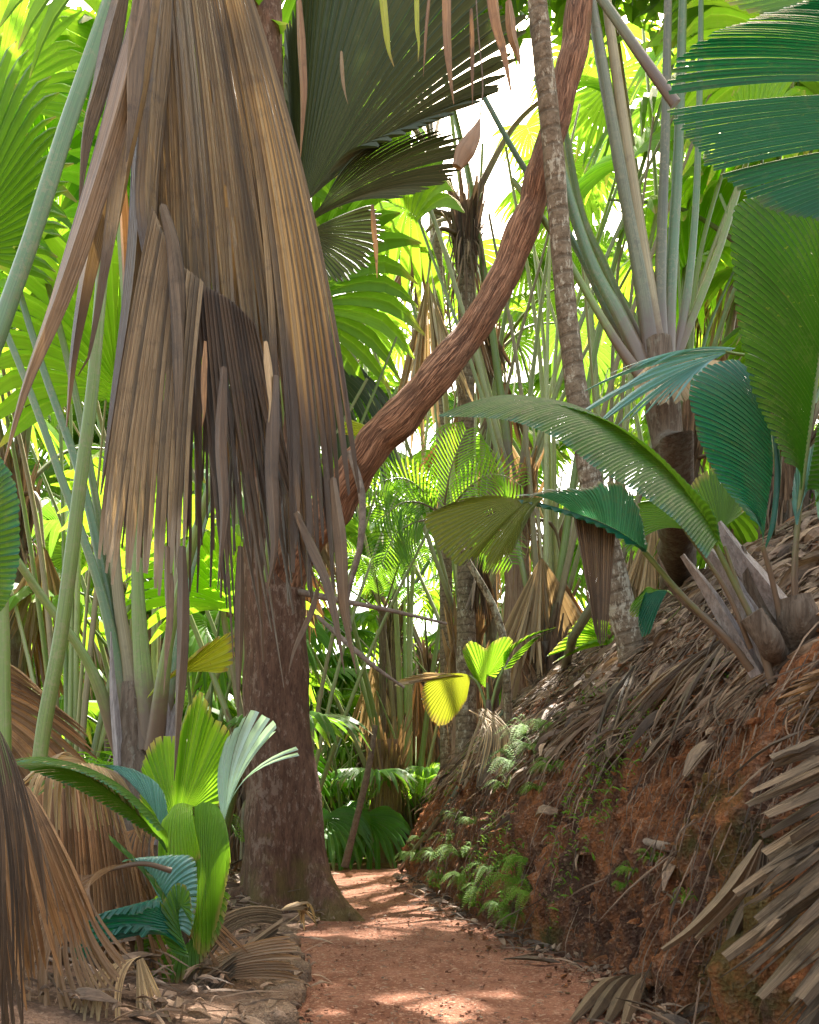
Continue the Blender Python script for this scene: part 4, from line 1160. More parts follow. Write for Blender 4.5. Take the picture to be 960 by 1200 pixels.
def build_small():
    r = np.random.default_rng(61)
    b = hit(580, 902, 5)
    Y = b[1]
    t = thing('young_palm', 'small young palm with a heart-shaped lime blade on the left end of the bank', 'palm', b)
    B = lambda o, tt, Yo=Y, Yt=Y, **k: dict(orig=pts(o, Yo), tip=pts(tt, Yt), rng=r, **fine(dict(K=8, pleat=.3, split=.97, tipw=.8, rag=.008, slit=.08), k))
    st = lambda P, w=.03: (np.array([b, *pts(P, Y)]), [w * 1.6, w], 'stalk')
    mb = MB()
    tube(mb, [b + [0, 0, -.2], at(580, 885, Y), at(574, 850, Y), at(572, 820, Y)], [.2, .16, .07, .03], ns=16, K=20, rough=.3, freq=5)
    part('trunk', mb, G['boot'], t, True)
    frond(t, [B([(569, 806), (570, 790)], [(556, 795), (545, 775), (543, 758), (556, 752), (569, 760), (578, 752), (592, 746), (601, 752), (596, 770), (580, 796)], n=16)], 'lime', stalk=st([(574, 850), (571, 800)]))
    frond(t, [B([(552, 792), (540, 789), (520, 790)], [(547, 820), (535, 838), (520, 850), (508, 846), (498, 830), (494, 812), (500, 797)], n=13, split=.85)], 'yellow', stalk=st([(573, 845), (562, 805), (550, 791)]), label='bright yellow drooping blade')
    frond(t, [B([(590, 785), (605, 765), (625, 748)], [(600, 782), (615, 765), (635, 745), (657, 735)], n=6), B([(590, 785), (600, 762), (620, 745)], [(590, 765), (605, 752), (630, 740), (657, 734)], n=5)], 'mixed', stalk=st([(574, 850), (580, 810), (590, 783)]))
    frond(t, [B([(545, 792), (520, 789)], [(500, 795), (478, 800), (462, 806), (470, 796), (500, 788)], n=6, split=.6)], 'straw', name='dead_frond')
    for i in range(26):
        mb = MB() if i == 0 else mb
        a = r.random()
        strip(mb, [at(570 + 8 * r.normal(), 830 + 10 * r.random(), Y - .1), at(555 + 45 * a, 860, Y - .35), at(535 + 70 * a, 900 + 25 * r.random(), Y - .45)], .025, K=10, hint=(0, -1, 0), twist=r.normal(0, 1))
    part('dead_leaflet', mb, G['straw'], t)

    b = hit(712, 765, 5)
    Y = b[1] - .2
    t = thing('young_palm', 'tiny lime seedling palm at the foot of the slim grey trunk', 'palm', b)
    for tp in ([(664, 742), (680, 726), (712, 728), (716, 745)], [(640, 770), (665, 745), (700, 738), (714, 750)], [(646, 778), (680, 758), (712, 750), (714, 758)], [(712, 758), (730, 740), (740, 750), (742, 772)]):
        frond(t, [B([(716, 755), (708, 750)], tp, Y, Y - .1, n=6, bow=(0, 0, .04))], 'lime')
    b = hit(775, 735, 5)
    Y = 5.6
    t = thing('young_palm', 'seedling palm with two teal blades drooping below the folded blade', 'palm', b)
    frond(t, [B([(783, 692), (770, 692), (760, 698)], [(762, 742), (752, 746), (748, 722), (754, 700)], Y, Y, n=7, bow=(0, 0, .03))], 'teal', stalk=(np.array([b, at(798, 710, Y), at(782, 692, Y)]), [.012, .01], 'stalk'))
    frond(t, [B([(783, 692), (765, 690)], [(758, 722), (740, 722), (740, 708), (752, 696)], Y + .1, Y + .1, n=6, bow=(0, 0, .03))], 'green')
    # a black stalk lying up the left shoulder of the bank
    t = thing('fallen_stalk', 'long dark fallen leaf stalk lying up the far end of the bank', 'stalk', hit(520, 960))
    mb = MB()
    tube(mb, [hit(470, 1022, 5) + [0, 0, .06], hit(520, 962, 5) + [0, 0, .12], hit(565, 885, 5) + [0, 0, .15], hit(600, 845, 5) + [0, 0, .3]], [.05, .055, .04, .03], ns=10, K=24, rough=.1)
    part('stem', mb, G['stalk_dark'], t, True)
    t = thing('fallen_stalk', 'dark leaf stalk slanting behind the tiny lime seedling', 'stalk', hit(655, 775, 5))
    mb = MB()
    tube(mb, [hit(650, 780, 5) + [0, 0, .05], at(672, 745, 8.2), at(700, 700, 8.2), at(712, 680, 8.2)], [.05, .06, .06, .05], ns=10, K=20)
    part('stem', mb, G['stalk_dark'], t, True)
    for lab, P, w in (('brown bare twig reaching right from the big trunk', [(352, 694, 8.3), (400, 704, 7.8), (460, 716, 7.6), (524, 731, 7.5)], [.035, .03, .02, .012]),
                      ('crooked dark twig slanting down towards the far palm trunk', [(372, 722, 7.9), (405, 752, 7.6), (440, 782, 7.5), (474, 806, 7.5)], [.02, .026, .022, .012]),
                      ('thin curved brown vine hanging under the bend of the red limb', [(410, 530, 7.5), (424, 580, 7.4), (422, 640, 7.4), (408, 700, 7.5), (412, 740, 7.5)], [.03, .034, .03, .02, .01])):
        P = pts(P)
        t = thing('vine' if 'vine' in lab else 'twig', lab, 'vine' if 'vine' in lab else 'twig', P[-1])
        mb = MB()
        tube(mb, P, np.array(w), ns=9, K=30, rough=.15, freq=6)
        part('wood', mb, G['stick'], t, True)
    t = thing('leaning_pole', 'bare brown stick leaning beside the far palm trunk', 'stick', at(408, 1004, 14.5))
    mb = MB()
    tube(mb, pts([(404, 1016), (418, 960), (432, 900), (440, 850)], 14.5), [.07, .06, .06, .05], ns=10, K=20, rough=.1)
    part('wood', mb, G['stick'], t, True)

    t = thing('yellow_leaf', 'ragged bright yellow leaf blade between the left stalks and the big trunk', 'leaf', at(225, 800, 7.0))
    mb = MB()
    blade(mb, pts([(172, 818), (205, 792), (232, 786)], 7.0), pts([(186, 800), (222, 772), (250, 750), (275, 745), (276, 772), (262, 790)], 6.9), n=14, split=.8, tipw=.5, rag=.06, rng=r)
    part('blade', mb, G['yellow'], t)
    t = thing('yellow_leaf', 'small yellow leaf blade under the bend of the red limb', 'leaf', at(410, 500, 8.8))
    mb = MB()
    blade(mb, pts([(428, 498), (424, 505)], 8.8), pts([(404, 488), (396, 496), (402, 508), (420, 512)], 8.8), n=7, split=.8, tipw=.5, rag=.06, rng=r)
    part('blade', mb, G['yellow'], t)

    # a feather palm catching the sun, frond by frond
    Yf = 10.2
    b = hit(530, 640, Yf)
    b = np.array([at(600, 640, Yf)[0], Yf + .3, height(at(600, 640, Yf)[0], Yf + .3)])
    t = thing('feather_palm', 'bright feather palm catching the sun between the red limb and the folded blade', 'palm', b)
    mb = MB()
    tube(mb, [b + [0, 0, -.1], at(588, 740, Yf + .2), at(550, 660, Yf), at(520, 610, Yf)], [.06, .05, .045, .03], ns=10, K=20, rough=.1)
    part('trunk', mb, G['ring'], t, True)
    for rach, ll, mt in (([(520, 615), (522, 585), (530, 545), (546, 505)], 62, 'lime'), ([(520, 615), (500, 580), (470, 560), (432, 570)], 42, 'lime'), ([(520, 612), (505, 595), (475, 588), (440, 612)], 40, 'mixed'),
                         ([(520, 612), (545, 575), (580, 555), (612, 570)], 45, 'lime'), ([(518, 615), (495, 610), (465, 625), (448, 660)], 38, 'mixed'), ([(522, 615), (550, 610), (580, 625), (600, 660)], 38, 'mixed')):
        P = spline(pts(rach, (Yf, Yf - .5)), np.linspace(0, 1, 26))
        T = unit(np.gradient(P, axis=0))
        mb = MB()
        for k in range(5, 26):
            for sg in (-1, 1):
                L = px(ll, Yf) * math.sin(math.pi * min(.93, .25 + .7 * (k - 5) / 21))
                sd = unit(np.cross(T[k], [.15, 1., .1])) * sg
                e = P[k] + sd * L * .85 + T[k] * L * .45 + [0, r.normal(0, .04), -.35 * L]
                m = P[k] + sd * L * .5 + T[k] * L * .4 + [0, 0, .02 * L]
                strip(mb, [P[k], m, e], px(2.6, Yf), K=6, fold=.35, hint=(0, -.8, .6), taper=(.5, .08))
        o = part('frond', mb, G[mt], t)
        ms = MB()
        tube(ms, P[::5], [.016, .005], ns=6, K=16)
        part('petiole', ms, G['stalk_pale'], o, True)

    # ferns
    def fern(b, s, n, up):
        mb = MB()
        for i in range(n):
            a = r.random() * 6.28
            dirv = unit(np.array([math.cos(a) - .55, math.sin(a) - .75, up + .4 * r.random()]))
            L = s * (.6 + .6 * r.random())
            P = spline(np.array([b, b + dirv * L * .55 + [0, 0, .1 * L], b + dirv * L + [-.1 * L, -.15 * L, -.45 * L]]), np.linspace(0, 1, 19))
            T = unit(np.gradient(P, axis=0))
            sd = unit(np.cross(T, [0.3, -.3, 1.]))
            strip(mb, P[::3], .005, K=8, hint=(0, -.3, 1), mi=0)
            for k in range(1, 19):
                for sg in (-1, 1):
                    wl = L * .15 * math.sin(math.pi * min(1, .2 + k / 23))
                    e = P[k] + sd[k] * sg * wl + T[k] * wl * .5 + [0, 0, -.15 * wl]
                    d2 = unit(np.cross(e - P[k], [0.2, -.6, 1.])) * L * .017
                    mid = (P[k] + e) / 2
                    mb.add([P[k], mid - d2, e, mid + d2], [(0, 1, 2, 3)], [[.3, .5, r.random()]] * 4)
        return mb
    FP = [(592, 1060, .26, 'fern hanging over the foot of the red earth face'), (610, 1035, .3, 'fern'), (570, 1045, .26, 'fern'), (628, 1050, .24, 'fern'), (605, 1075, .2, 'fern'), (550, 1030, .24, 'fern'), (582, 1020, .26, 'fern'), (620, 1010, .22, 'fern'),
          (515, 1005, .3, 'f2'), (497, 985, .3, 'f2'), (530, 985, .26, 'f2'), (545, 1005, .26, 'f2'), (500, 1010, .24, 'f2'), (520, 1030, .22, 'f2'), (488, 1005, .26, 'f2'), (540, 960, .24, 'f2'),
          (632, 885, .36, 'f3'), (610, 905, .34, 'f3'), (650, 858, .36, 'f3'), (600, 925, .3, 'f3'), (640, 930, .28, 'f3'), (622, 865, .3, 'f3'),
          (748, 1022, .14, 'f4'), (738, 1040, .12, 'f4'), (770, 1010, .14, 'f4'), (812, 1055, .13, 'f4'), (560, 965, .2, 'f3'), (655, 905, .26, 'f3')]
    LB = {'f': ('green fern in the clump hanging over the foot of the red earth face', 'ferns at the foot of the earth face'), '2': ('sunlit fern on the far end of the bank beside the path', 'ferns on the far end of the bank'),
          '3': ('light green fern among the dead leaves below the small young palm', 'ferns among the dead leaves'), '4': ('tiny fern tuft on the bare red earth below the grey root', 'tiny ferns under the root')}
    for x, y, s, k in FP:
        b = hit(x, y) + [-.05, -.05, 0]
        kk = k[1] if len(k) == 2 else 'f'
        solo('fern', fern(b, s * (.75 + .5 * r.random()), int(10 + 9 * r.random()), .5 if kk != 'f' else .1), G['fern'], LB[kk][0], 'fern', LB[kk][1])

    # low green cover along the foot of the bank
    mb = MB()
    for i in range(9000):
        y = 5.4 + 8 * r.random()
        d = .03 + 1.1 * r.random() ** 1.6
        x = bank_base(y) + d
        if noise.noise(Vector((x * 1.6, y * 1.1, 2.5))) + .028 * (y - 8) < .02 + .5 * r.random() ** 3 * (1 if d < .6 else 2):
            continue
        p = np.array([x - .07, y - .02, height(x, y) + .02])
        n_ = unit(np.array([-1, -.5, .8]) + r.normal(0, .5, 3))
        L = .03 + .06 * r.random() ** 2
        e = p + n_ * L + [0, 0, -.02 * r.random()]
        strip(mb, [p, (p + e) / 2 + [0, 0, .012], e], .008 + .016 * r.random(), K=4, fold=.4, hint=(-.3, -.3, 1), twist=r.normal(0, .6), taper=(.5, .15))
    tag(part('ground_cover', mb, G['fern'], None), 'small green leaves growing along the foot of the bank', 'ground cover', None, 'stuff')

    # dead leaves and strips: nobody could count them
    mb = MB()
    n = 0
    while n < 8200:
        y = 3.7 + 11.5 * r.random() ** 1.4
        d = r.random() ** .8 * 3.6
        x = bank_base(y) + d
        patch = noise.noise(Vector((x * 1.1, y * 1.1, 4.)))
        if d < .55 and r.random() < .93:
            continue
        if d < 1.2 and r.random() < .35 - patch:
            continue
        p = np.array([x, y, height(x, y)])
        if 480 + F * x / y > 1010:
            continue
        n += 1
        q = r.random()
        slope = unit(np.array([-1, 0, -1.1 if d < 2 else -.6]))
        nrm = unit(np.array([-.8, -.25, .8]))
        if q < .55:       # long thin dry leaflets, nearly straight, lying down the slope
            L, wd, sp, bend = .18 + .5 * r.random(), .007 + .015 * r.random(), .7, .07
        elif q < .86:     # short bits any way round
            L, wd, sp, bend = .06 + .2 * r.random(), .008 + .03 * r.random(), 1.6, .12
        else:             # broad scraps of blade
            L, wd, sp, bend = .12 + .3 * r.random(), .05 + .08 * r.random(), .9, .12
        dirv = unit(slope + r.normal(0, sp, 3) * [1, 1.2, .5])
        p = p + nrm * (.02 + .07 * r.random())
        dirv = unit(dirv - nrm * np.dot(dirv, nrm) * .85)
        e = p + dirv * L
        e[2] = max(e[2], height(e[0], e[1]) + .01)
        m = (p + e) / 2 + nrm * L * bend * (.3 + r.random()) + r.normal(0, .03 * L, 3)
        strip(mb, [p, m, e], wd, K=6, fold=r.random() * .8, hint=nrm + r.normal(0, .45, 3), twist=r.normal(0, .8), taper=(.3 + .4 * r.random(), .1 + .3 * r.random()))
    for i in range(2600):          # litter on the left and along the path's edges
        y = 3.6 + 10 * r.random() ** 1.3
        e = -.06 + 2.8 * r.random() ** 1.4
        if e < .38 and y < 8 and r.random() < .75:
            continue
        x = path_left(y) - e
        if r.random() < .14:
            x = bank_base(y) - .3 * r.random() ** 2
        p = np.array([x, y, height(x, y) + .02 + .06 * r.random()])
        a = r.random() * 6.28
        L = .05 + .35 * r.random() ** 2
        dv = np.array([math.cos(a), math.sin(a), r.normal(0, .2)])
        strip(mb, [p, p + dv * L * .5 + [0, 0, .02], p + dv * L], .012 + (.08 if r.random() < .3 else .012) * r.random(), K=6, fold=.5, hint=(r.normal(0, .4), r.normal(0, .4), 1), twist=r.normal(0, .6), taper=(.3, .15))
    for i in range(1500):         # dry rootlets and threads hanging on the cut face
        y = 3.6 + 8 * r.random() ** 1.5
        d = .06 + .95 * r.random() ** 1.2
        x = bank_base(y) + d
        p = np.array([x - .1, y, height(x, y) + .05])
        if r.random() > .5 + 1.2 * noise.noise(Vector((x * 1.3, y * 1.3, 9.))):
            continue
        L = .08 + .4 * r.random() ** 1.6
        e = p + [-.28 * L + .02 * r.normal(), .25 * L * r.normal(), -L]
        e[0] = min(e[0], bank_base(y) + max(.0, float(np.interp(e[2], PZ, PD))) - .06)
        strip(mb, [p, (p + e) / 2 + r.normal(0, .02, 3) + [-.02, 0, 0], e], .004 + .009 * r.random() ** 2, K=6, fold=.6, hint=(-1, -.4, .3), taper=(.6, .2))
    for i in range(700):          # a few scraps on the path itself
        y = 3.9 + 9 * r.random() ** 1.4
        x = path_left(y) + (bank_base(y) - path_left(y)) * r.random()
        p = np.array([x, y, .035])
        a = r.random() * 6.28
        dv = np.array([math.cos(a), math.sin(a), .05])
        strip(mb, [p, p + dv * .02 + [0, 0, .006], p + dv * .045], .006 + .014 * r.random(), K=5, fold=.3, hint=(0, 0, 1), taper=(.2, .1))
    tag(part('leaf_litter', mb, G['litter'], None), 'dead leaf strips scattered over bank and ground', 'leaf litter', None, 'stuff')


build_small()

# ------------------------------------------------------------------ background palms, built from shared meshes
def tmpl_frond(seed, plen, elev, R, spread=2.2, n=26, K=8, split=.6, droop=.2, cup=.15, pw=.05, arch=.25, m1='mixed', m2='stalk'):
    r = np.random.default_rng(seed)
    e = math.radians(elev)
    s0 = np.zeros(3)
    d0 = np.array([math.cos(e), 0, math.sin(e)])
    e2 = e - arch
    d1 = np.array([math.cos(e2), 0, math.sin(e2)])
    mid = s0 + d0 * plen * .55
    hub = mid + d1 * plen * .45
    e3 = e2 - .35 - arch
    f = np.array([math.cos(e3), 0, math.sin(e3)])
    up = np.array([-math.sin(e3), 0, math.cos(e3)])
    sd = np.array([0, 1., 0])
    O, T = [], []
    for a in np.linspace(-spread, spread, 15):
        q = 1 - abs(a) / spread
        o = hub + f * (.32 * R * q) - up * (.10 * R * q * q)
        Rr = R * (.72 + .28 * math.cos(a * .8)) * (.93 + .14 * r.random())
        tpt = o + Rr * (math.cos(a) * f + math.sin(a) * sd) + up * (cup * Rr * abs(math.sin(a))) - np.array([0, 0, droop * Rr * (.6 + .5 * abs(math.sin(a)))])
        O.append(o)
        T.append(tpt)
    mb = MB()
    blade(mb, np.array(O), np.array(T), n=n, K=K, pleat=.4, split=split, tipw=.08, droop=droop * .8, rag=.04, wig=.012, bow=(0, 0, .10 * R), rng=r)
    ms = MB()
    tube(ms, [s0, mid, hub], [pw * .9, pw * .6, pw * .35], ns=8, K=16, oval=.7)
    return mb.mesh('frond', G[m1]), ms.mesh('petiole', G[m2], True), hub + f * .5 * R, R * .75


def tmpl_dead(seed, plen, R, m1='tan'):
    """A dead frond folded down against its trunk: stalk out and down, blade hanging in pleats."""
    r = np.random.default_rng(seed)
    s0 = np.zeros(3)
    mid = np.array([.35 * plen, 0, -.1 * plen])
    hub = np.array([.5 * plen, 0, -.8 * plen])
    O, T = [], []
    for a in np.linspace(-1, 1, 9):
        O.append(hub + [0, .05 * a, -.03 * abs(a)])
        T.append(hub + np.array([.10 * R * r.normal(), .42 * R * a, -R * (.95 - .22 * abs(a) + .06 * r.normal())]))
    mb = MB()
    blade(mb, np.array(O), np.array(T), n=40, K=8, pleat=.9, split=.6, tipw=.1, rag=.12, wig=.03, rng=r)
    ms = MB()
    tube(ms, [s0, mid, hub], [.04, .03, .02], ns=7, K=12, oval=.7)
    return mb.mesh('dead_frond', G[m1]), ms.mesh('petiole', G['stalk_tan'], True)


def tmpl_feather(seed, L, elev, m1='mixed', droop=.5, lw=.03):
    r = np.random.default_rng(seed)
    e = math.radians(elev)
    P = spline(np.array([[0, 0, 0], [math.cos(e) * L * .5, 0, math.sin(e) * L * .5], [math.cos(e) * L * .85, 0, math.sin(e) * L * .5 + L * .08], [math.cos(e) * L * 1.08, 0, math.sin(e) * L * .5 - droop * L * .35]]), np.linspace(0, 1, 44))
    T = unit(np.gradient(P, axis=0))
    mb = MB()
    for k in range(10, 43):
        for sg in (-1, 1):
            ll = L * .34 * math.sin(math.pi * min(.97, .2 + .78 * (k - 10) / 33)) * (.9 + .2 * r.random())
            up = unit(np.cross([0, 1., 0], T[k]))
            up = up * (1 if up[2] > 0 else -1)
            e_ = P[k] + (np.array([0, sg * .8, 0]) + T[k] * .6 + up * .12) * ll - [0, 0, .22 * ll]
            m_ = P[k] + (np.array([0, sg * .45, 0]) + T[k] * .28 + up * .14) * ll
            strip(mb, [P[k], m_, e_], lw, K=6, fold=.4, hint=up, taper=(.4, .08), rnd=r.random())
    ms = MB()
    tube(ms, P[::6], [.022, .006], ns=6, K=14)
    return mb.mesh('frond', G[m1]), ms.mesh('petiole', G['stalk'], True)


T_UP = [tmpl_frond(100 + i, pl, el, R, sp, m1=mm, m2=ms, droop=dr, arch=ar, pw=pw) for i, (pl, el, R, sp, mm, ms, dr, ar, pw) in enumerate([
    (3.6, 84, 1.5, 2.3, 'mixed', 'stalk', .15, .15, .055), (3.0, 76, 1.4, 2.2, 'lime', 'stalk_teal', .2, .2, .05), (3.4, 70, 1.5, 2.4, 'mixed', 'stalk', .25, .3, .055), (2.6, 62, 1.3, 2.2, 'green', 'stalk_tan', .25, .3, .05),
    (4.2, 80, 1.6, 2.2, 'lime', 'stalk', .2, .2, .06), (2.8, 55, 1.4, 2.4, 'mixed', 'stalk_teal', .3, .35, .05), (2.2, 40, 1.3, 2.3, 'green', 'stalk', .35, .4, .045), (2.0, 25, 1.2, 2.3, 'mixed', 'stalk', .4, .45, .045)])]
T_DEAD = [tmpl_dead(200 + i, pl, R, m) for i, (pl, R, m) in enumerate([(1.0, 1.6, 'tan'), (1.2, 1.8, 'rust'), (.9, 1.4, 'brown'), (1.1, 1.9, 'straw')])]
T_FEA = [tmpl_feather(300 + i, L, el, m) for i, (L, el, m) in enumerate([(2.4, 70, 'lime'), (2.2, 55, 'mixed'), (2.3, 40, 'lime'), (2.0, 25, 'mixed'), (2.6, 62, 'green')])]
T_DARK = [tmpl_frond(500 + i, pl, el, R, 2.3, n=34, m1=mm, m2='stalk_tan', droop=dr, arch=ar, split=.5) for i, (pl, el, R, dr, ar, mm) in enumerate([
    (2.2, 60, 1.4, .3, .3, 'olive'), (2.0, 42, 1.4, .4, .4, 'green'), (1.8, 25, 1.4, .5, .45, 'shade'), (1.6, 8, 1.4, .55, .4, 'green')])]
T_LONG = [tmpl_frond(400 + i, pl, el, 1.7, 2.2, m1=mm, m2=ms, droop=.2, arch=.12, pw=pw) for i, (pl, el, mm, ms, pw) in enumerate([
    (7., 87, 'mixed', 'stalk_pale', .06), (6.2, 82, 'lime', 'stalk_tan', .055), (6.8, 78, 'mixed', 'stalk', .055), (6., 73, 'mixed', 'stalk_pale', .05), (5.4, 68, 'lime', 'stalk_pale', .05)])]
BG = np.random.default_rng(77)


def put(tm, parent, loc, rz, sc, tilt=0., names=('frond', 'petiole'), keep=False):
    if len(tm) > 2:
        lo = np.array(parent.location) + loc
        cz = np.array([tm[2][0] * math.cos(rz), tm[2][0] * math.sin(rz), tm[2][2]]) * sc
        if well_distance(lo + cz * np.linspace(0, .95, 60)[:, None]).min() < .2:
            return None
        c, q = tm[2] * sc, np.array([math.cos(rz), math.sin(rz)])
        if in_well(np.array(parent.location) + loc + [c[0] * q[0], c[0] * q[1], c[2]], tm[3] * sc):
            if not keep:
                return None
            o = bpy.data.objects.new('petiole', tm[1])
            COL.objects.link(o)
            o.parent = parent
            o.location = Vector([float(c) for c in loc])
            o.rotation_euler = (0, tilt, rz)
            o.scale = (sc, sc, sc)
            return o
    o = bpy.data.objects.new(names[0], tm[0])
    COL.objects.link(o)
    o.parent = parent
    o.location = Vector([float(c) for c in loc])
    o.rotation_euler = (0, tilt, rz)
    o.scale = (sc, sc, sc)
    q = bpy.data.objects.new(names[1], tm[1])
    COL.objects.link(q)
    q.parent = o
    return o


def palm(label, X, Y, h, nf, sc=1., up=(0, 8), dead_n=0, lean=(0, 0), r0=.16, feather=False, bark='boot', long=False, dark=False, phase=None, group=None, name=None):
    z = height(X, Y)
    t = thing(name or ('feather_palm' if feather else 'fan_palm'), label, 'palm', (X, Y, z), group)
    top = np.array([lean[0], lean[1], h])
    if h > .3:
        mb = MB()
        tube(mb, [np.array([0, 0, -.25]), np.array([0, 0, h * .3]) + top * [.15, .15, 0], top * [.6, .6, .7], top], [r0 * 1.25, r0, r0 * .9, r0 * 1.05], ns=18, K=int(20 + h * 8), rough=.16 if bark != 'ring' else .06, freq=4, seed=X)
        o = bpy.data.objects.new('trunk', mb.mesh('trunk', G[bark], True))
        COL.objects.link(o)
        o.parent = t
    if h > .3 and r0 > .14:
        mb = MB()
        rr = np.random.default_rng(int(abs(X * 100) + Y))
        for i in range(34):
            a = i * 2.399
            u = np.array([math.cos(a), math.sin(a), 0])
            b = top * [1, 1, 0] + [0, 0, top[2] - .9 * rr.random()] + u * r0 * .85
            L = .35 + .5 * rr.random()
            strip(mb, [b - [0, 0, .25], b + u * .06 + [0, 0, .1], b + u * (.1 + .22 * rr.random()) + [0, 0, L]], .07 + .08 * rr.random(), K=7, fold=-.5, hint=u, twist=rr.normal(0, .4), taper=(1, .25))
        for i in range(46):
            a = i * 2.399
            u = np.array([math.cos(a), math.sin(a), 0])
            b = top * [1, 1, 0] + [0, 0, top[2] - .2 - .9 * rr.random()] + u * r0
            L = .4 + 1.1 * rr.random()
            strip(mb, [b, b + u * .14 + [0, 0, -.3 * L], b + u * (.08 + .12 * rr.random()) + [.08 * rr.normal(), 0, -L]], .015 + .03 * rr.random(), K=7, fold=.5, hint=u, twist=rr.normal(0, 1), taper=(.6, .1))
        o = bpy.data.objects.new('leaf_boot', mb.mesh('leaf_boot', G['tan' if bark == 'fibre' else 'litter']))
        COL.objects.link(o)
        o.parent = t
    ph = BG.random() * 6.28 if phase is None else phase
    for i in range(nf):
        a = ph + i * 2.399 + BG.normal(0, .15)
        tm = T_FEA[i % len(T_FEA)] if feather else (T_LONG[i * 5 // nf] if long else T_DARK[i * 4 // nf] if dark else T_UP[up[0] + (i * (up[1] - up[0])) // nf])
        put(tm, t, top + [.06 * math.cos(a), .06 * math.sin(a), -.25 * i / nf], a, sc * (.85 + .3 * BG.random()) * (1.3 if long else 1), BG.normal(0, .06), keep=long or i % 3 == 0)
    for i in range(dead_n):
        a = ph + 1 + i * 2.399
        put(T_DEAD[(i + int(abs(X) * 3)) % 4], t, top + [r0 * math.cos(a), r0 * math.sin(a), -.25 - .5 * BG.random()], a, sc * (.8 + .4 * BG.random()), 0, ('dead_frond', 'petiole'))
    return t


PALMS = [
    # label, X, Y, trunk h, fronds, kw
    ('trunkless palm of bright blades behind the left stalks', -4.4, 10.5, .4, 10, dict(long=True, sc=.85)),
    ('palm with lime blades filling the far left below the hanging frond', -3.2, 12.5, .4, 10, dict(up=(0, 6), sc=1.)),
    ('tall palm whose crown fills the upper left corner', -5.6, 11.5, 5.2, 11, dict(up=(1, 8), dead_n=3, sc=1.1)),
    ('palm with dead brown skirt between the left stalks and the big trunk', -2.2, 11.5, 1.6, 9, dict(long=True, dead_n=5, r0=.2, sc=.8)),
    ('mid-height palm glimpsed between the hanging strips', -4.6, 15, 3.6, 11, dict(up=(1, 8), dead_n=3)),
    ('tall thin palm rising behind the hanging dead frond', -2.6, 15.5, 7.5, 12, dict(up=(2, 8), dead_n=4, bark='ring', r0=.12, sc=1.1)),
    ('palm with hairy trunk standing where the path turns', -.45, 17.2, 2.6, 12, dict(long=True, dead_n=1, bark='fibre', r0=.28)),
    ('bushy low palm of green blades left of the hairy trunk', -1.7, 18.6, .2, 8, dict(up=(3, 8), sc=.8)),
    ('low green palm half hidden behind the hairy trunk', -.9, 20, .2, 8, dict(up=(4, 8), sc=.7)),
    ('palm with a fibrous pinkish stump trunk in the middle distance', 1.0, 14.2, 2.2, 12, dict(long=True, bark='fibre', r0=.24)),
    ('slim ringed palm trunk left of the red limb', .78, 16.4, 13., 10, dict(up=(3, 8), bark='ring', r0=.13, dead_n=1, lean=(-.3, .3), name='slender_palm', sc=1.3)),
    ('palm with shaggy brown dead skirt just right of the red limb', 1.75, 13.2, 3.6, 10, dict(long=True, dead_n=3, r0=.22, bark='fibre', sc=1.1)),
    ('pale green palm whose stalks fan out beyond the shaggy skirt', 2.1, 12.6, .6, 11, dict(long=True)),
    ('palm with lime fans between the slim grey trunk and the sheaf of tall stalks', 3.2, 13.0, .8, 8, dict(long=True, sc=.9)),
    ('palm with drooping dark fronds behind the pale rolled sheath', .95, 13.6, 9.2, 12, dict(dark=True, bark='ring', r0=.15, dead_n=2, sc=1.35)),
    ('dark crowned palm behind the big trunk and the lower tip of the hanging frond', -2.0, 14.0, 7.6, 11, dict(dark=True, dead_n=5, r0=.13)),
    ('palm with a dense sheaf of pale stalks far behind the left ones', -3.9, 12.2, .5, 12, dict(long=True, sc=.9)),
    ('sheaf of pale palm stalks behind the long arching blade', 2.6, 14.5, 1.0, 11, dict(long=True, dead_n=2)),
    ('slim stalked palm just behind the big red-brown trunk', -1.9, 13.0, .3, 11, dict(long=True, sc=.85)),
    ('palm of pale stalks where the feather fronds end', -.05, 18.0, .3, 12, dict(long=True, sc=1.2)),
    ('lime palm low behind the bend of the path', -1.2, 19.2, .2, 9, dict(up=(1, 7), sc=.85)),
    ('lime palm low down just right of the hairy trunk', .2, 21., .2, 9, dict(up=(1, 7), sc=.95)),
    ('palm of tall pale stalks left of the slim grey mottled trunk', 1.5, 16.5, .5, 12, dict(long=True, sc=1.2)),
    ('palm of tall pale stalks below the upper right teal frond', 4.6, 14.5, 1.0, 12, dict(long=True, sc=1.3)),
    ('tall palm in the haze behind the red limb', 1.7, 17, 8.0, 13, dict(up=(2, 8), dead_n=4, sc=1.2)),
    ('far palm whose crown closes the view above the path', -.4, 20, 6.0, 12, dict(up=(2, 8), dead_n=4, sc=1.2)),
    ('palm high on the bank behind the teal blade', 4.4, 9.4, .8, 9, dict(up=(2, 8), sc=.9)),
    ('palm with dead fronds behind the sheaf of tall stalks', 4.1, 12.2, 2.4, 9, dict(up=(0, 6), dead_n=5)),
    ('tall palm in the upper right behind the close teal frond', 5.6, 12.8, 5.0, 11, dict(up=(2, 8), dead_n=4, sc=1.1)),
    ('far tall palm right of the bright sky gap', 6.8, 17, 8.5, 12, dict(up=(2, 8), dead_n=3, sc=1.2)),
    ('far palm of the left behind the tall thin one', -6.6, 18, 7.0, 12, dict(up=(2, 8), dead_n=3, sc=1.2)),
    ('far mid-height palm behind the big trunk', -3.0, 20, 4.0, 12, dict(up=(1, 8), dead_n=3, sc=1.2)),
    ('far palm behind the pale green one', 3.4, 19, 3.5, 12, dict(up=(1, 8), sc=1.2)),
]
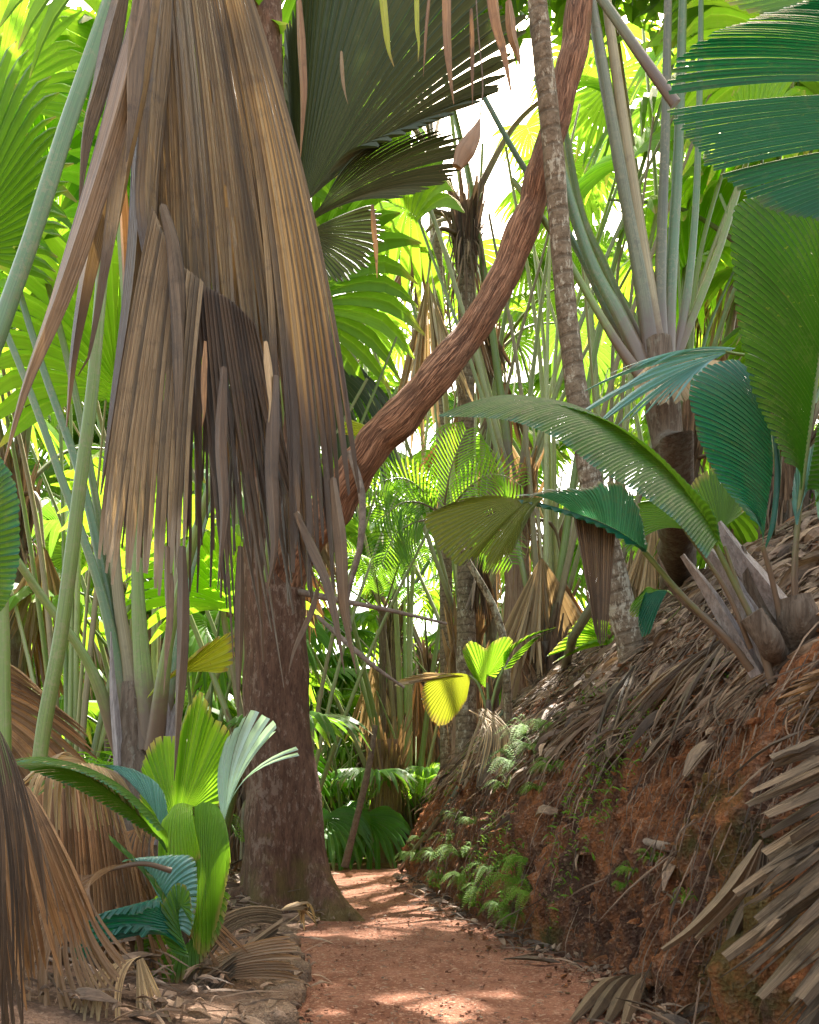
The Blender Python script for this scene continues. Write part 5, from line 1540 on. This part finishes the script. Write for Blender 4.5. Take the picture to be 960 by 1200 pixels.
for lab, X, Y, h, nf, kw in PALMS:
    palm(lab, X, Y, h, nf, **kw)
palm('feather palm of drooping fronds between the vine and the bright feather palm', -.6, 18., 5.6, 8, sc=1.0, feather=True, r0=.08)
palm('low feather palm beside the path where it turns', .25, 17.6, .5, 8, sc=.62, feather=True, r0=.07)
palm('feather palm in the far left undergrowth', -3.2, 9.6, .3, 8, sc=.7, feather=True, r0=.07)

for k, (X, Y) in enumerate(((-2.2, 21.), (-1.2, 22.5), (-.4, 23.5), (.5, 22.), (-3.6, 22.), (1.6, 22.5), (-4.8, 20.5), (-6., 23.))):
    palm('far palm of lime fans filling the gaps beyond the bend of the path', X, Y, 2. + 1.1 * (k % 4), 12, sc=1.15, up=(2, 8), dead_n=2, group='far palms beyond the bend')
for X, Y in ((-2.6, 19.5), (-1.6, 20.5), (-.7, 21.5), (.6, 20.), (-3.8, 18.5), (-5.2, 16.5), (1.3, 19.), (-1.35, 17.5), (.12, 17.1), (-1.0, 18.)):
    palm('lime fan palm in the undergrowth beyond the bend of the path', X, Y, .25, 9, sc=.8, up=(2, 8), group='fan palms in the undergrowth')

# far-off foliage that reads as one mass
mb = MB()
r = np.random.default_rng(88)
for i in range(1250):
    Y = 26 + 11 * r.random()
    X = (r.random() - .5) * 1.25 * Y
    z = .3 + Y * r.random() ** (2.0 if i % 2 else 1.0)
    gx, gy = 480 + F * X / Y, HOR - (z - CZ) * F / Y
    if (abs(gx - 745) < 38 and 330 > gy > 90) or (abs(gx - 10) < 25 and 220 > gy > 150):
        continue
    c = np.array([X, Y, z])
    if in_well(c, .5):
        continue
    a = r.random() * 6.28
    f = unit(np.array([math.cos(a), math.sin(a), r.normal(0, .5)]))
    s = unit(np.cross(f, [0, 0, 1.]))
    R = 1.1 + 1.1 * r.random()
    O, T = [], []
    for b in np.linspace(-2.1, 2.1, 9):
        O.append(c + f * .3 * R * (1 - abs(b) / 2.1))
        T.append(c + R * (math.cos(b) * f + math.sin(b) * s) - [0, 0, .25 * R])
    blade(mb, np.array(O), np.array(T), n=22, K=6, pleat=.4, split=.5, droop=.2, rng=r, bow=(0, 0, .1))
tag(part('far_foliage', mb, G['mixed'], None), 'mass of far palm foliage closing the view', 'foliage', None, 'stuff')


# ------------------------------------------------------------------ light, sky, camera
w = bpy.data.worlds.new('World')
S.world = w
w.use_nodes = True
nt = w.node_tree
bgn = nt.nodes['Background']
sky = nt.nodes.new('ShaderNodeTexSky')
sky.sky_type = 'NISHITA'
sky.sun_disc = False
sky.sun_elevation = math.radians(SUN_EL)
sky.sun_rotation = math.radians(SUN_AZ)
sky.dust_density = 4.
sky.air_density = 1.
sky.ozone_density = .6
tint = nt.nodes.new('ShaderNodeMix')          # white balance for open shade
tint.data_type = 'RGBA'
tint.blend_type = 'MULTIPLY'
tint.inputs[0].default_value = 1.
tint.inputs[7].default_value = (1., .90, .68, 1)
nt.links.new(sky.outputs[0], tint.inputs[6])
nt.links.new(tint.outputs[2], bgn.inputs[0])
bgn.inputs[1].default_value = 1.1
ld = bpy.data.lights.new('sun', 'SUN')
ld.energy = 24.
ld.angle = math.radians(.5)
ld.color = (1., .95, .86)
lo = bpy.data.objects.new('sun', ld)
COL.objects.link(lo)
el, az = math.radians(SUN_EL), math.radians(SUN_AZ)
sd = Vector((math.sin(az) * math.cos(el), math.cos(az) * math.cos(el), math.sin(el)))
lo.rotation_euler = sd.to_track_quat('Z', 'Y').to_euler()
lo.location = (0, 0, 30)

cd = bpy.data.cameras.new('camera')
cd.sensor_fit = 'VERTICAL'
cd.sensor_height = 36
cd.sensor_width = 28.8
cd.lens = F / 1200 * 36
cd.shift_y = (HOR - 600) / 1200
cd.clip_start = .05
cd.clip_end = 2000
co = bpy.data.objects.new('camera', cd)
co.location = (0, 0, CZ)
co.rotation_euler = (math.pi / 2, 0, 0)
COL.objects.link(co)
S.camera = co
S.view_settings.view_transform = 'Standard'
S.view_settings.look = 'None'
S.view_settings.exposure = 0
S.render.engine = 'CYCLES'
cy = S.cycles
cy.use_denoising = True
cy.max_bounces = 10
cy.diffuse_bounces = 6
cy.transmission_bounces = 8
cy.glossy_bounces = 3
cy.sample_clamp_indirect = 8
